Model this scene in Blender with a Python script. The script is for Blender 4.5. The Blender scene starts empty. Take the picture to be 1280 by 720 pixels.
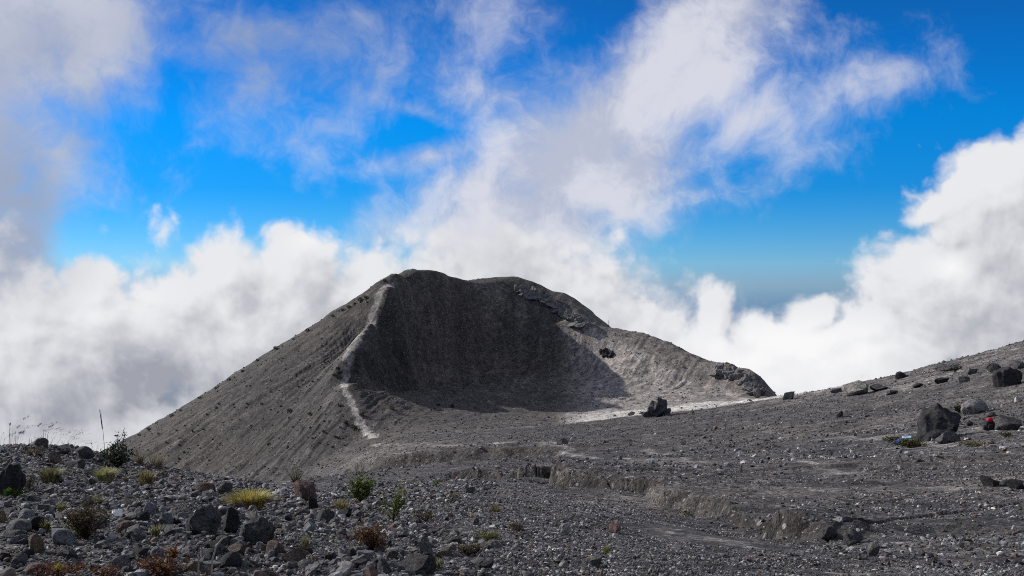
import bpy, math, random
import numpy as np
from mathutils import Vector, Matrix, Euler

# ------------------------------------------------------------------ camera, sky, sun, exposure
S = bpy.context.scene
COL = S.collection
FPX = 1351.0                     # focal length in pixels of the 1280 px wide photograph
cam_d = bpy.data.cameras.new('camera')
cam = bpy.data.objects.new('camera', cam_d)
COL.objects.link(cam)
cam.location = (0, 0, 0)
cam.rotation_euler = (math.radians(90), 0, 0)
cam_d.sensor_width = 36.0
cam_d.lens = 36.0 * FPX / 1280.0
cam_d.clip_start = 0.05
cam_d.clip_end = 60000
S.camera = cam
S.view_settings.view_transform = 'Standard'
S.view_settings.look = 'None'
S.view_settings.gamma = 1.0
S.view_settings.exposure = 0.0
S.view_settings.use_curve_mapping = False
S.render.engine = 'CYCLES'
S.cycles.max_bounces = 4
S.cycles.diffuse_bounces = 3
S.cycles.use_denoising = False
S.cycles.filter_width = 1.0
S.cycles.use_adaptive_sampling = True
S.cycles.adaptive_threshold = 0.015
S.cycles.adaptive_min_samples = 16

SUN_AZ = math.radians(-61)       # measured from the view direction (+Y), negative = left
SUN_EL = math.radians(26.3)
sun_vec = Vector((math.sin(SUN_AZ) * math.cos(SUN_EL), math.cos(SUN_AZ) * math.cos(SUN_EL), math.sin(SUN_EL)))
sun_d = bpy.data.lights.new('sun', 'SUN')
sun_d.energy = 5.0
sun_d.angle = math.radians(0.6)
sun_d.color = (1.0, 0.94, 0.86)
sun = bpy.data.objects.new('sun', sun_d)
COL.objects.link(sun)
sun.rotation_euler = sun_vec.to_track_quat('Z', 'Y').to_euler()
sun.location = (-60, 30, 80)


class NT:
    """small helper to write node maths as expressions"""
    def __init__(self, tree):
        self.t = tree

    def node(self, kind, **kw):
        n = self.t.nodes.new(kind)
        for k, v in kw.items():
            setattr(n, k, v)
        return n

    def put(self, sock, v):
        if hasattr(v, 'is_output') or isinstance(v, bpy.types.NodeSocket):
            self.t.links.new(v, sock)
        else:
            sock.default_value = v

    def m(self, op, a, b=None, c=None, clamp=False):
        n = self.node('ShaderNodeMath', operation=op, use_clamp=clamp)
        for i, v in enumerate((a, b, c)):
            if v is not None:
                self.put(n.inputs[i], v)
        return n.outputs[0]

    def add(self, a, b): return self.m('ADD', a, b)
    def sub(self, a, b): return self.m('SUBTRACT', a, b)
    def mul(self, a, b): return self.m('MULTIPLY', a, b)
    def mad(self, a, b, c): return self.m('MULTIPLY_ADD', a, b, c)
    def mx(self, a, b): return self.m('MAXIMUM', a, b)
    def mn(self, a, b): return self.m('MINIMUM', a, b)
    def smax(self, a, b, k): return self.m('SMOOTH_MAX', a, b, k)

    def v(self, op, a, b=None, scale=None):
        n = self.node('ShaderNodeVectorMath', operation=op)
        self.put(n.inputs[0], a)
        if b is not None:
            self.put(n.inputs[1], b)
        if scale is not None:
            self.put(n.inputs['Scale'], scale)
        return n.outputs['Value'] if op in ('LENGTH', 'DOT_PRODUCT', 'DISTANCE') else n.outputs[0]

    def ramp(self, x, a, b, lo=0.0, hi=1.0, smooth=True):
        n = self.node('ShaderNodeMapRange', interpolation_type='SMOOTHSTEP' if smooth else 'LINEAR')
        for i, v in enumerate((x, a, b, lo, hi)):
            self.put(n.inputs[i], v)
        return n.outputs[0]

    def noise(self, vec, scale, detail=4.0, rough=0.55, dist=0.0, lac=2.0, color=False, dim='3D'):
        n = self.node('ShaderNodeTexNoise', noise_dimensions=dim)
        if vec is not None:
            self.put(n.inputs['Vector'], vec)
        self.put(n.inputs['Scale'], scale)
        n.inputs['Detail'].default_value = detail
        n.inputs['Roughness'].default_value = rough
        n.inputs['Distortion'].default_value = dist
        n.inputs['Lacunarity'].default_value = lac
        return n.outputs[1 if color else 0]

    def voro(self, vec, scale, feature='F1', out='Distance', rnd=1.0):
        n = self.node('ShaderNodeTexVoronoi', feature=feature)
        if vec is not None:
            self.put(n.inputs['Vector'], vec)
        self.put(n.inputs['Scale'], scale)
        n.inputs['Randomness'].default_value = rnd
        return n.outputs[out]

    def voro2(self, vec, scale):
        n = self.node('ShaderNodeTexVoronoi', feature='SMOOTH_F1', voronoi_dimensions='2D')
        self.put(n.inputs['Vector'], vec)
        n.inputs['Scale'].default_value = scale
        n.inputs['Smoothness'].default_value = 0.35
        return n.outputs['Distance']

    def mix(self, f, a, b, blend='MIX'):
        n = self.node('ShaderNodeMix', data_type='RGBA', blend_type=blend)
        self.put(n.inputs[0], f)
        for i, v in ((6, a), (7, b)):
            if isinstance(v, (tuple, list)):
                v = tuple(v) + (1.0,) if len(v) == 3 else tuple(v)
            self.put(n.inputs[i], v)
        return n.outputs[2]


def build_world():
    w = bpy.data.worlds.new('World')
    S.world = w
    w.use_nodes = True
    t = w.node_tree
    t.nodes.clear()
    n = NT(t)
    d = n.node('ShaderNodeTexCoord').outputs['Generated']

    sky = n.node('ShaderNodeTexSky', sky_type='NISHITA')
    sky.sun_disc = False
    sky.sun_elevation = SUN_EL
    sky.sun_rotation = SUN_AZ
    sky.altitude = 3000
    sky.air_density = 1.0
    sky.dust_density = 0.15
    sky.ozone_density = 1.5
    hs = n.node('ShaderNodeHueSaturation')
    hs.inputs['Hue'].default_value = 0.492
    hs.inputs['Saturation'].default_value = 1.32
    hs.inputs['Value'].default_value = 1.4
    t.links.new(sky.outputs[0], hs.inputs['Color'])
    elv = n.v('DOT_PRODUCT', d, (0, 0, 1))
    tint = n.node('ShaderNodeValToRGB')
    n.put(tint.inputs[0], n.ramp(elv, -0.03, 0.30, smooth=False))
    TINT = [(0.03, (.15, .30, .72)), (.11, (.25, .40, .75)), (.158, (.26, .48, .80)), (.224, (.185, .465, .785)), (.36, (.045, .445, .83)),
            (.54, (.014, .54, .95)), (.706, (.035, .49, .89)), (.85, (.07, .43, .78)), (1.0, (.08, .40, .72))]
    tint.color_ramp.elements[0].position = TINT[0][0]
    tint.color_ramp.elements[1].position = TINT[-1][0]
    for p_, c_ in TINT[1:-1]:
        tint.color_ramp.elements.new(p_)
    for e_, (p_, c_) in zip(tint.color_ramp.elements, TINT):
        e_.color = tuple(c_) + (1.0,)
    skycol = n.mix(1.0, hs.outputs[0], tint.outputs[0], 'MULTIPLY')

    def ang(px, py):
        u, v = (px - 640) / FPX, (360 - py) / FPX
        az = math.atan(u)
        return az * FPX, math.atan(v * math.cos(az)) * FPX

    def pos(vec):
        s = n.node('ShaderNodeSeparateXYZ')
        n.put(s.inputs[0], vec)
        az = n.m('ARCTAN2', s.outputs[0], s.outputs[1])
        h = n.m('SQRT', n.mad(s.outputs[0], s.outputs[0], n.mul(s.outputs[1], s.outputs[1])))
        el = n.m('ARCTAN2', s.outputs[2], h)
        c = n.node('ShaderNodeCombineXYZ')
        n.put(c.inputs[0], n.mul(az, FPX))
        n.put(c.inputs[1], n.mul(el, FPX))
        return c.outputs[0]

    def blobs(P, lst, k):
        acc = None
        for (x, y, sx, sy, rot, amp) in lst:
            cx, cy = ang(x, y)
            mp = n.node('ShaderNodeMapping', vector_type='TEXTURE')
            n.put(mp.inputs[0], P)
            mp.inputs['Location'].default_value = (cx, cy, 0)
            mp.inputs['Rotation'].default_value = (0, 0, math.radians(rot))
            mp.inputs['Scale'].default_value = (sx, sy, 1)
            val = n.mad(n.v('LENGTH', mp.outputs[0]), -amp, amp)
            acc = val if acc is None else n.smax(acc, val, k)
            # hand the running value on, so that the nodes are evaluated one after another
            vm = n.node('ShaderNodeVectorMath', operation='MULTIPLY_ADD')
            n.put(vm.inputs[0], acc)
            vm.inputs[1].default_value = (1e-5, 1e-5, 0)
            n.put(vm.inputs[2], P)
            P = vm.outputs[0]
        return acc

    # ---- heaped clouds (crisp, self shaded)
    CUM = [  # x, y, half width, half height, rotation, weight
        (60, 470, 210, 130, 10, 1.0), (150, 420, 140, 112, 0, 1.0), (120, 365, 62, 50, 0, .9),
        (286, 342, 66, 74, 0, 1.0), (372, 342, 80, 84, 0, 1.0), (330, 420, 190, 110, 20, 1.0),
        (455, 380, 110, 75, 20, 1.0), (230, 370, 70, 50, 0, .9),
        (200, 294, 25, 24, 50, .36),
        (640, 400, 230, 130, 0, 1.0), (720, 395, 120, 95, -30, 1.0),
        (860, 440, 150, 70, -18, 1.0), (892, 395, 34, 52, 0, .95), (935, 420, 40, 45, -30, .9),
        (1020, 440, 190, 62, 0, 1.0), (1012, 400, 52, 34, 0, .9), (1085, 410, 66, 44, 25, .9),
        (1200, 360, 125, 118, 0, 1.0), (1255, 245, 84, 76, 20, 1.35), (1165, 266, 60, 24, 22, .8),
        (1330, 330, 190, 170, 0, 1.9), (1100, 520, 300, 90, 0, 1.0),
        (-260, 430, 260, 150, 0, 1.0), (1700, 400, 330, 200, 0, 1.0), (-800, 380, 420, 180, 0, 1.0),
        (640, 640, 1600, 190, 0, 2.0),
    ]
    # ---- drifting mist (soft edges, thin)
    VEIL = [
        (-85, 120, 180, 330, 0, 2.0), (60, 40, 180, 150, 30, 1.25), (15, 300, 80, 150, 0, 1.3), (200, 90, 210, 90, 15, .28),
        (330, 50, 340, 80, 10, .44), (520, 60, 190, 90, 0, .32), (270, 140, 130, 70, 0, .22),
        (650, 300, 200, 150, 35, 1.6), (610, 240, 130, 76, 25, 1.0), (720, 190, 210, 130, 42, 1.7), (790, 110, 190, 90, 45, 1.2),
        (850, 90, 180, 110, 38, 1.35), (900, 10, 140, 80, 10, 1.4), (540, 195, 100, 26, 10, .6), (510, 135, 100, 16, -16, .4),
        (640, 120, 130, 50, 0, .55), (850, 240, 90, 70, 30, .5), (1065, 105, 70, 42, 20, .30), (930, 150, 100, 60, 45, .60), (790, 210, 150, 105, 42, 1.35),
        (1010, 60, 50, 50, 0, .20), (720, 340, 120, 100, -20, 1.2), (480, 300, 60, 46, 30, .6), (960, 225, 120, 30, 20, .3),
        (700, 20, 120, 70, 0, .35), (1110, 330, 40, 40, 0, .35), (820, 400, 160, 60, 0, .8),
    ]

    def after(vec, val):
        vm = n.node('ShaderNodeVectorMath', operation='MULTIPLY_ADD')
        n.put(vm.inputs[0], val)
        vm.inputs[1].default_value = (1e-8, 1e-8, 1e-8)
        n.put(vm.inputs[2], vec)
        return vm.outputs[0]

    def plane(P):                              # angular plane in radians
        return n.v('SCALE', P, scale=1.0 / FPX)

    def cum_density(P, fine=True):
        b = blobs(P, CUM, 0.10)
        Q = plane(P)
        wob = n.v('ADD', Q, n.v('SCALE', n.v('SUBTRACT', n.noise(Q, 16.0, 4.0, 0.6, color=True, dim='2D'), (0.5, 0.5, 0.5)), scale=0.055))
        n1 = n.noise(Q, 11.0, 9.0 if fine else 6.0, 0.60, 0.2, dim='2D')
        bill = n.voro2(wob, 26.0)
        bil2 = n.voro2(wob, 61.0)
        x = n.mad(n.sub(n1, 0.5), 1.08, b)
        x = n.mad(n.sub(0.42, bill), 0.34, x)
        x = n.mad(n.sub(0.42, bil2), 0.18, x)
        return x

    P0 = pos(d)
    Q0 = plane(P0)
    L = Vector((-0.62, 0.78, 0))              # towards the light, on the angular plane
    D0 = cum_density(P0)
    D1 = cum_density(n.v('ADD', after(P0, D0), tuple(L * 14)), False)
    D2 = cum_density(n.v('ADD', after(P0, D1), tuple(L * 48)), False)
    acov = n.ramp(D0, -0.03, 0.40)
    occ = n.mad(D2, 0.5, n.mul(D1, 0.5))
    shade = n.ramp(n.sub(occ, n.mul(D0, 0.72)), -0.20, 0.55)     # 0 lit .. 1 in its own shade
    DARK = [(190, 490, 150, 66, 8, .95), (60, 520, 260, 90, 0, .6), (1190, 425, 90, 42, 10, .40), (1120, 440, 50, 30, 0, .25),
            (640, 330, 150, 80, 0, .30), (1260, 300, 60, 50, 0, .28), (20, 320, 90, 90, 0, .9), (470, 430, 60, 60, 0, .35)]
    dk = n.m('MULTIPLY', n.ramp(n.mad(n.sub(n.noise(Q0, 8.0, 7.0, 0.58, dim='2D'), 0.5), 1.2, blobs(after(P0, D2), DARK, 0.1)), -0.25, 1.25), 0.66)
    shade = n.m('ADD', n.mul(shade, 0.70), n.mul(dk, n.ramp(n.noise(Q0, 13.0, 8.0, 0.62, 0.3, dim='2D'), 0.25, 0.7, 0.5, 1.15)), clamp=True)
    cumcol = n.mix(shade, (0.82, 0.825, 0.85), (0.35, 0.365, 0.42))
    GL = [(1000, 450, 220, 75, 0, 1.0), (150, 385, 90, 40, 20, .45), (385, 300, 50, 30, 20, .4), (1190, 335, 40, 30, 0, .6)]
    gl = n.ramp(blobs(after(P0, dk), GL, 0.1), 0.0, 0.7)
    cumcol = n.mix(n.mul(gl, 0.7), cumcol, (1.0, 1.0, 1.0))

    vb = blobs(after(P0, gl), VEIL, 0.12)
    Q1 = after(Q0, vb)
    wv = n.v('ADD', Q1, n.v('SCALE', n.v('SUBTRACT', n.noise(Q1, 6.0, 4.0, 0.6, color=True, dim='2D'), (0.5, 0.5, 0.5)), scale=0.075))
    nv = n.noise(wv, 9.5, 12.0, 0.63, 0.0, dim='2D')
    nw = n.noise(wv, 3.6, 5.0, 0.5, 0.0, dim='2D')
    xv = n.mad(n.sub(nv, 0.5), 2.1, vb)
    xv = n.mad(n.sub(nw, 0.5), 0.7, xv)
    av = n.m('MULTIPLY', n.ramp(xv, -0.15, 1.14), 0.97)
    VD = [(10, 280, 130, 220, 0, 1.0), (50, 60, 230, 150, 0, .55), (120, 160, 150, 140, 0, .7), (330, 60, 360, 160, 0, .8), (-200, 200, 250, 300, 0, 1.0)]
    vdk = n.ramp(blobs(after(P0, av), VD, 0.1), 0.0, 0.8)
    vcol = n.mix(vdk, (0.69, 0.70, 0.78), (0.34, 0.395, 0.52))
    vcol = n.mix(n.ramp(nv, 0.38, 0.62), n.mix(0.6, vcol, (0.36, 0.41, 0.56)), vcol)
    # unseen cloud cover, added to turn the ambient light neutral
    sp = n.node('ShaderNodeSeparateXYZ')
    n.put(sp.inputs[0], P0)
    outm = n.mx(n.ramp(n.m('ABSOLUTE', sp.outputs[0]), 640, 840), n.ramp(sp.outputs[1], 370, 520))
    mist = n.mul(n.ramp(n.noise(d, 1.7, 6.0, 0.6), 0.36, 0.60), n.mul(outm, 0.92))

    # outside the picture the added cover turns general
    below = n.ramp(n.v('DOT_PRODUCT', d, (0, 0, 1)), -0.14, -0.34)
    bg = n.node('ShaderNodeBackground')
    bg.inputs['Strength'].default_value = 0.10
    sk = n.v('SCALE', skycol, scale=0.10 * 10)
    K = 10.0
    col = n.mix(mist, sk, tuple(c * K for c in (0.58, 0.575, 0.585)))
    col = n.mix(av, col, n.v('SCALE', vcol, scale=K))
    col = n.mix(acov, col, n.v('SCALE', cumcol, scale=K))
    col = n.mix(below, col, tuple(c * K for c in (0.62, 0.63, 0.68)))
    t.links.new(col, bg.inputs['Color'])
    out = n.node('ShaderNodeOutputWorld')
    t.links.new(bg.outputs[0], out.inputs['Surface'])
    w.cycles.sampling_method = 'MANUAL'
    w.cycles.sample_map_resolution = 512


build_world()


# ------------------------------------------------------------------ terrain
def hash01(ix, iy, seed):
    h = (ix.astype(np.int64) * 374761393 + iy.astype(np.int64) * 668265263 + seed * 974634777) & 0xFFFFFFFF
    h = ((h ^ (h >> 13)) * 1274126177) & 0xFFFFFFFF
    h = h ^ (h >> 16)
    return (h & 0xFFFF).astype(np.float32) / 65535.0


def gnoise(x, y, seed=0):
    """gradient noise about -0.7..0.7"""
    x0 = np.floor(x); y0 = np.floor(y)
    fx = (x - x0).astype(np.float32); fy = (y - y0).astype(np.float32)
    u = fx * fx * fx * (fx * (fx * 6 - 15) + 10); v = fy * fy * fy * (fy * (fy * 6 - 15) + 10)
    def g(dx, dy):
        a = hash01(x0 + dx, y0 + dy, seed) * 6.2831853
        return np.cos(a) * (fx - dx) + np.sin(a) * (fy - dy)
    a = g(0, 0); b = g(1, 0); c = g(0, 1); d = g(1, 1)
    return (a + u * (b - a)) + v * ((c + u * (d - c)) - (a + u * (b - a)))


def fbm(x, y, seed=0, octs=5, gain=0.5):
    r = 0; a = 1.0
    for i in range(octs):
        r = r + a * gnoise(x * 2 ** i, y * 2 ** i, seed + i * 17)
        a *= gain
    return r


def sstep(x, a, b):
    t = np.clip((x - a) / (b - a), 0, 1)
    return t * t * (3 - 2 * t)


# feature lines read off the photograph: (column, row, distance) -> real points at real distances
LINES = [
    # near ground, bottom of the picture and nearer
    [(-260, 720, 6.2), (0, 720, 6.2), (300, 720, 6.5), (640, 720, 7.0), (960, 720, 7.6), (1280, 720, 8.2), (1540, 720, 8.4)],
    [(-200, 650, 8.4), (0, 652, 8.4), (150, 650, 8.9), (300, 652, 9.4), (460, 662, 9.8), (640, 672, 10.6), (800, 686, 10.4), (940, 696, 9.6)],
    [(-200, 600, 11.2), (0, 602, 11.2), (150, 608, 11.4), (300, 622, 12.2), (450, 638, 13.0), (600, 640, 15.5), (740, 648, 15.5), (850, 668, 13.2), (920, 682, 11.8)],
    [(-200, 572, 14.4), (0, 574, 14.0), (100, 580, 14.0), (200, 598, 14.2), (330, 608, 15.4), (430, 620, 17.0), (540, 615, 21.0), (640, 618, 22.5), (760, 634, 18.8), (850, 650, 16.0)],
    # crest of the scree
    [(-200, 544, 19.0), (0, 550, 18.0), (60, 552, 18.0), (110, 566, 16.6), (165, 580, 16.6), (220, 589, 17.0), (330, 600, 18.0), (400, 611, 20.0), (450, 612, 21.5), (500, 605, 26.0), (560, 601, 30.0), (640, 604, 32.0), (720, 619, 26.0), (800, 636, 21.0), (870, 651, 17.6)],
    # falls away behind the crest
    [(-200, 580, 26), (0, 590, 25), (110, 610, 23), (220, 625, 24), (330, 632, 26), (400, 628, 28), (440, 618, 30)],
    [(-200, 640, 60), (0, 640, 55), (110, 645, 52), (220, 650, 52), (330, 645, 55), (400, 630, 55), (450, 605, 50)],
    [(-300, 700, 120), (0, 700, 115), (110, 690, 110), (220, 660, 120), (330, 632, 130), (400, 610, 130)],
    # plain beyond the gully, left to right
    [(400, 600, 105), (440, 594, 92), (500, 584, 80), (560, 578, 76), (640, 577, 72), (720, 585, 58), (800, 592, 49), (960, 598, 37), (1100, 600, 33), (1280, 600, 27), (1480, 598, 25)],
    [(430, 585, 135), (500, 574, 108), (560, 567, 100), (640, 563, 95), (720, 566, 82), (820, 568, 73), (960, 560, 60), (1100, 560, 52), (1280, 552, 45), (1480, 545, 42)],
    [(440, 574, 165), (500, 561, 145), (560, 556, 135), (640, 549, 135), (720, 549, 118), (820, 545, 113), (960, 532, 95), (1100, 532, 78), (1180, 532, 68), (1280, 521, 60), (1480, 505, 55)],
    [(450, 565, 192), (520, 550, 175), (580, 544, 170), (640, 539, 168), (700, 538, 162), (760, 533, 155), (820, 530, 152), (890, 520, 148), (960, 512, 138), (1040, 512, 116), (1100, 511, 104), (1180, 505, 94), (1280, 482, 85), (1480, 450, 80)],
    # brow in front of the pale hollow and the skyline of the right slope
    [(600, 538, 184), (660, 537, 182), (700, 533, 182), (760, 526, 183), (820, 520, 184), (890, 510, 185), (940, 502, 186), (1000, 494, 178), (1050, 490, 168), (1100, 481, 160), (1130, 472, 160), (1180, 458, 163), (1230, 443, 167), (1280, 427, 171), (1400, 390, 180), (1560, 350, 185)],
    [(1100, 495, 132), (1180, 478, 128), (1280, 452, 122), (1480, 410, 120)],
    # hollow behind the brow, crater floor
    [(620, 531, 208), (700, 528, 210), (760, 522, 214), (820, 517, 216), (890, 508, 216), (940, 501, 213), (990, 496, 206)],
    [(468, 542, 207), (520, 530, 213), (565, 523, 220), (640, 520, 232), (700, 517, 240), (780, 510, 250), (840, 504, 249), (900, 498, 245), (955, 495, 242)],
    [(1010, 520, 240), (1060, 520, 230), (1120, 520, 225), (1180, 510, 230), (1280, 490, 240), (1480, 450, 250)],
    [(1010, 620, 330), (1120, 620, 330), (1280, 600, 340), (1480, 580, 350)],
    # western ridge that carries the footpath
    [(443, 480, 233), (448, 455, 241), (456, 430, 249), (464, 405, 257), (474, 380, 267), (488, 358, 274), (502, 346, 280)],
    # rim
    [(502, 346, 280), (518, 344, 290), (540, 340, 299), (560, 344, 305), (575, 349, 310), (600, 351, 316), (622, 349, 319), (645, 348, 320), (670, 355, 319), (690, 365, 315), (705, 376, 310), (718, 390, 306), (735, 401, 301), (760, 408, 297), (790, 413, 292), (815, 421, 286), (840, 434, 279), (862, 446, 273), (885, 455, 266), (897, 459, 262), (920, 464, 256), (934, 472, 251), (944, 484, 248), (952, 494, 245)],
    # interior wall
    [(490, 400, 265), (520, 376, 281), (560, 374, 298), (600, 376, 307), (640, 374, 312), (680, 388, 309), (700, 400, 307)],
    [(470, 450, 250), (495, 432, 264), (530, 415, 285), (570, 412, 298), (620, 410, 306), (670, 410, 304), (715, 415, 297), (760, 424, 291), (800, 432, 284), (850, 450, 273), (890, 470, 262), (925, 484, 251)],
    [(450, 476, 240), (480, 482, 250), (510, 482, 264), (560, 472, 284), (620, 462, 296), (680, 454, 297), (740, 447, 291)],
    [(458, 507, 223), (490, 508, 225), (530, 507, 232), (580, 500, 246), (640, 492, 262), (720, 485, 271), (780, 478, 273), (850, 484, 262), (910, 488, 253)],
    [(462, 488, 234), (490, 492, 241), (520, 491, 251), (560, 485, 266), (620, 477, 280), (680, 468, 286)],
    # outer flank of the cone
    [(455, 420, 262), (430, 440, 252), (400, 480, 241), (370, 520, 233), (330, 570, 222), (300, 600, 214)],
    [(380, 420, 274), (350, 460, 262), (310, 500, 252), (280, 540, 243), (240, 590, 234)],
    [(490, 353, 286), (450, 378, 291), (410, 397, 292), (370, 423, 293), (330, 447, 293), (290, 474, 294), (250, 499, 295), (210, 524, 296), (170, 547, 297), (120, 574, 298), (60, 606, 300), (-100, 690, 305)],
    [(430, 520, 218), (400, 560, 208), (370, 592, 201), (340, 620, 196)],
    [(436, 555, 206), (420, 580, 190), (400, 600, 172), (360, 630, 160)],
    [(650, 366, 340), (690, 388, 334), (725, 414, 327), (765, 428, 319), (815, 442, 308), (855, 464, 295), (895, 476, 281)],
    # back of the hill
    [(480, 400, 318), (400, 445, 322), (300, 510, 325), (200, 570, 328), (60, 660, 330)],
    [(520, 400, 340), (600, 400, 360), (700, 420, 355), (780, 450, 345), (850, 480, 330), (900, 500, 298), (945, 530, 270), (985, 565, 262)],
    [(300, 650, 400), (450, 560, 420), (640, 540, 440), (800, 570, 420), (960, 620, 390)],
]


def densify(lines, step=14):
    pts = []
    for ln in lines:
        for a, b in zip(ln[:-1], ln[1:]):
            m = max(1, int(math.hypot(b[0] - a[0], b[1] - a[1]) / step))
            if a[2] < 36 or abs(b[0] - a[0]) > 120:
                m = max(1, m // 3)
            for i in range(m):
                t = i / m
                pts.append((a[0] + (b[0] - a[0]) * t, a[1] + (b[1] - a[1]) * t, math.exp(math.log(a[2]) * (1 - t) + math.log(b[2]) * t)))
        pts.append(ln[-1])
    return pts


def pix(px, py, Y):
    """the real point at distance Y (metres along the view) seen at that place of the photograph"""
    return np.array([(px - 640) / FPX * Y, Y, (360 - py) / FPX * Y])


_cp = []
for p in densify(LINES):
    w = pix(*p)
    R = math.hypot(w[0], w[1])
    _cp.append((math.atan2(w[0], w[1]), math.log(R), w[2] / R))
for th in np.radians(np.arange(-75, 76, 15)):            # around the frame: underfoot, and far away
    for R, z in ((3.0, -1.60), (4.5, -1.63)):
        _cp.append((th, math.log(R), z / R))
    for R, v in ((900, -0.30), (2500, -0.42)):
        _cp.append((th, math.log(R), v))
for th in np.radians((-75, -60, -48)):
    for R, z in ((8, -1.9), (14, -2.3), (22, -3.2), (40, -8), (80, -22), (200, -70), (400, -150)):
        _cp.append((th, math.log(R), z / R))
for th in np.radians((48, 60, 75)):
    for R, z in ((8, -1.9), (14, -2.4), (25, -3.2), (50, -3.5), (90, -1), (150, 3), (240, -20), (400, -100)):
        _cp.append((th, math.log(R), z / R))
_cp = np.array(_cp)
_keep = []
for i, p in enumerate(_cp):                               # drop near duplicates
    if all((p[0] - _cp[j][0]) ** 2 + (p[1] - _cp[j][1]) ** 2 > 1e-5 for j in _keep):
        _keep.append(i)
_cp = _cp[_keep]
RB_C = 0.012


def _ker(a, b):
    d2 = (a[:, None, 0] - b[None, :, 0]) ** 2 + (a[:, None, 1] - b[None, :, 1]) ** 2
    return np.sqrt(d2 + RB_C ** 2)


_A = np.block([[_ker(_cp, _cp) + np.eye(len(_cp)) * -1e-4, np.ones((len(_cp), 1))], [np.ones((1, len(_cp))), np.zeros((1, 1))]])
_w = np.linalg.solve(_A, np.concatenate([_cp[:, 2], [0.0]])).astype(np.float32)

# the interpolated slope on a fine lattice, read back bilinearly
LT0, LT1, LTN = math.radians(-75), math.radians(75), 900
LR0, LR1, LRN = math.log(2.0), math.log(3000.0), 900
# denser lattice where the picture looks
_lt = np.concatenate([np.linspace(LT0, math.radians(-27), 60, endpoint=False), np.linspace(math.radians(-27), math.radians(27), 700), np.linspace(math.radians(27), LT1, 61)[1:]])
_lr = np.concatenate([np.linspace(LR0, math.log(150), 380, endpoint=False), np.linspace(math.log(150), math.log(360), 420), np.linspace(math.log(360), LR1, 61)[1:]])
_V = np.zeros((len(_lr), len(_lt)), np.float32)
_cpf = _cp.astype(np.float32)
for j, lr in enumerate(_lr):
    q = np.stack([_lt, np.full_like(_lt, lr)], 1).astype(np.float32)
    _V[j] = _ker(q, _cpf[:, :2]) @ _w[:-1] + _w[-1]


def base_slope(th, lr):
    th = np.clip(th, LT0, LT1 - 1e-6); lr = np.clip(lr, LR0, LR1 - 1e-6)
    i = np.clip(np.searchsorted(_lt, th, side='right') - 1, 0, len(_lt) - 2)
    j = np.clip(np.searchsorted(_lr, lr, side='right') - 1, 0, len(_lr) - 2)
    a = (th - _lt[i]) / (_lt[i + 1] - _lt[i]); b = (lr - _lr[j]) / (_lr[j + 1] - _lr[j])
    return (_V[j, i] * (1 - a) + _V[j, i + 1] * a) * (1 - b) + (_V[j + 1, i] * (1 - a) + _V[j + 1, i + 1] * a) * b


def seg_dist(x, y, line):
    """signed distance (positive on the left of the line's direction) and parameter along it"""
    best = np.full(x.shape, 1e9, np.float32); sg = np.zeros_like(best); par = np.zeros_like(best)
    tot = 0.0
    for (x0, y0), (x1, y1) in zip(line[:-1], line[1:]):
        dx, dy = x1 - x0, y1 - y0
        L2 = dx * dx + dy * dy; L = math.sqrt(L2)
        t = np.clip(((x - x0) * dx + (y - y0) * dy) / L2, 0, 1)
        ex = x - (x0 + t * dx); ey = y - (y0 + t * dy)
        d = np.sqrt(ex * ex + ey * ey)
        m = d < best
        best = np.where(m, d, best)
        sg = np.where(m, np.sign(dx * ey - dy * ex), sg)
        par = np.where(m, tot + t * L, par)
        tot += L
    return best * sg, par


AXIS = (-8.0, 290.0)              # axis of the cone
# eroded banks: (plan line, height, width of the face); the ground beyond the line stands higher
BANKS = [
    ([(p[0], p[1]) for p in (pix(*q) for q in [(418, 604, 118), (440, 596, 108), (470, 586, 101), (510, 579, 96), (560, 575, 92), (620, 573, 88), (680, 574, 82), (720, 576, 78)])], 1.25, 0.8),
    ([(p[0], p[1]) for p in (pix(*q) for q in [(490, 601, 62), (530, 597, 60), (580, 594, 58), (640, 594, 54), (690, 600, 46), (740, 612, 35), (790, 622, 28), (840, 634, 24), (880, 646, 20.5), (930, 658, 17.5), (985, 668, 14.8), (1030, 676, 13.4), (1100, 668, 14.2), (1190, 660, 15), (1300, 662, 14.5)])], 0.62, 0.30),
]


PITS = [(*pix(745, 606, 35.5)[:2], 1.3, .4), (*pix(850, 640, 22.5)[:2], .9, .25), (*pix(985, 664, 15.2)[:2], .8, .30), (*pix(955, 664, 16.3)[:2], .6, .1), (*pix(1165, 662, 15)[:2], .9, .12)]


def region_masks(x, y):
    R = np.sqrt(x * x + y * y); th = np.arctan2(x, y)
    cx, cy = x - AXIS[0], y - AXIS[1]
    cr = np.sqrt(cx * cx + cy * cy); ca = np.arctan2(cx, -cy)        # 0 = towards the camera, negative = left
    return R, th, cr, ca


TRAIL = [tuple(pix(*p)[:2]) for p in [(470, 563, 203), (462, 554, 207), (450, 536, 215), (440, 512, 223), (433, 490, 229), (429, 474, 233), (431, 462, 237), (438, 440, 245), (446, 418, 252), (454, 398, 258), (465, 376, 266), (479, 360, 272), (491, 350, 276)]]
RIDGE = [tuple(pix(*p)[:2]) for p in LINES[18]]


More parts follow.
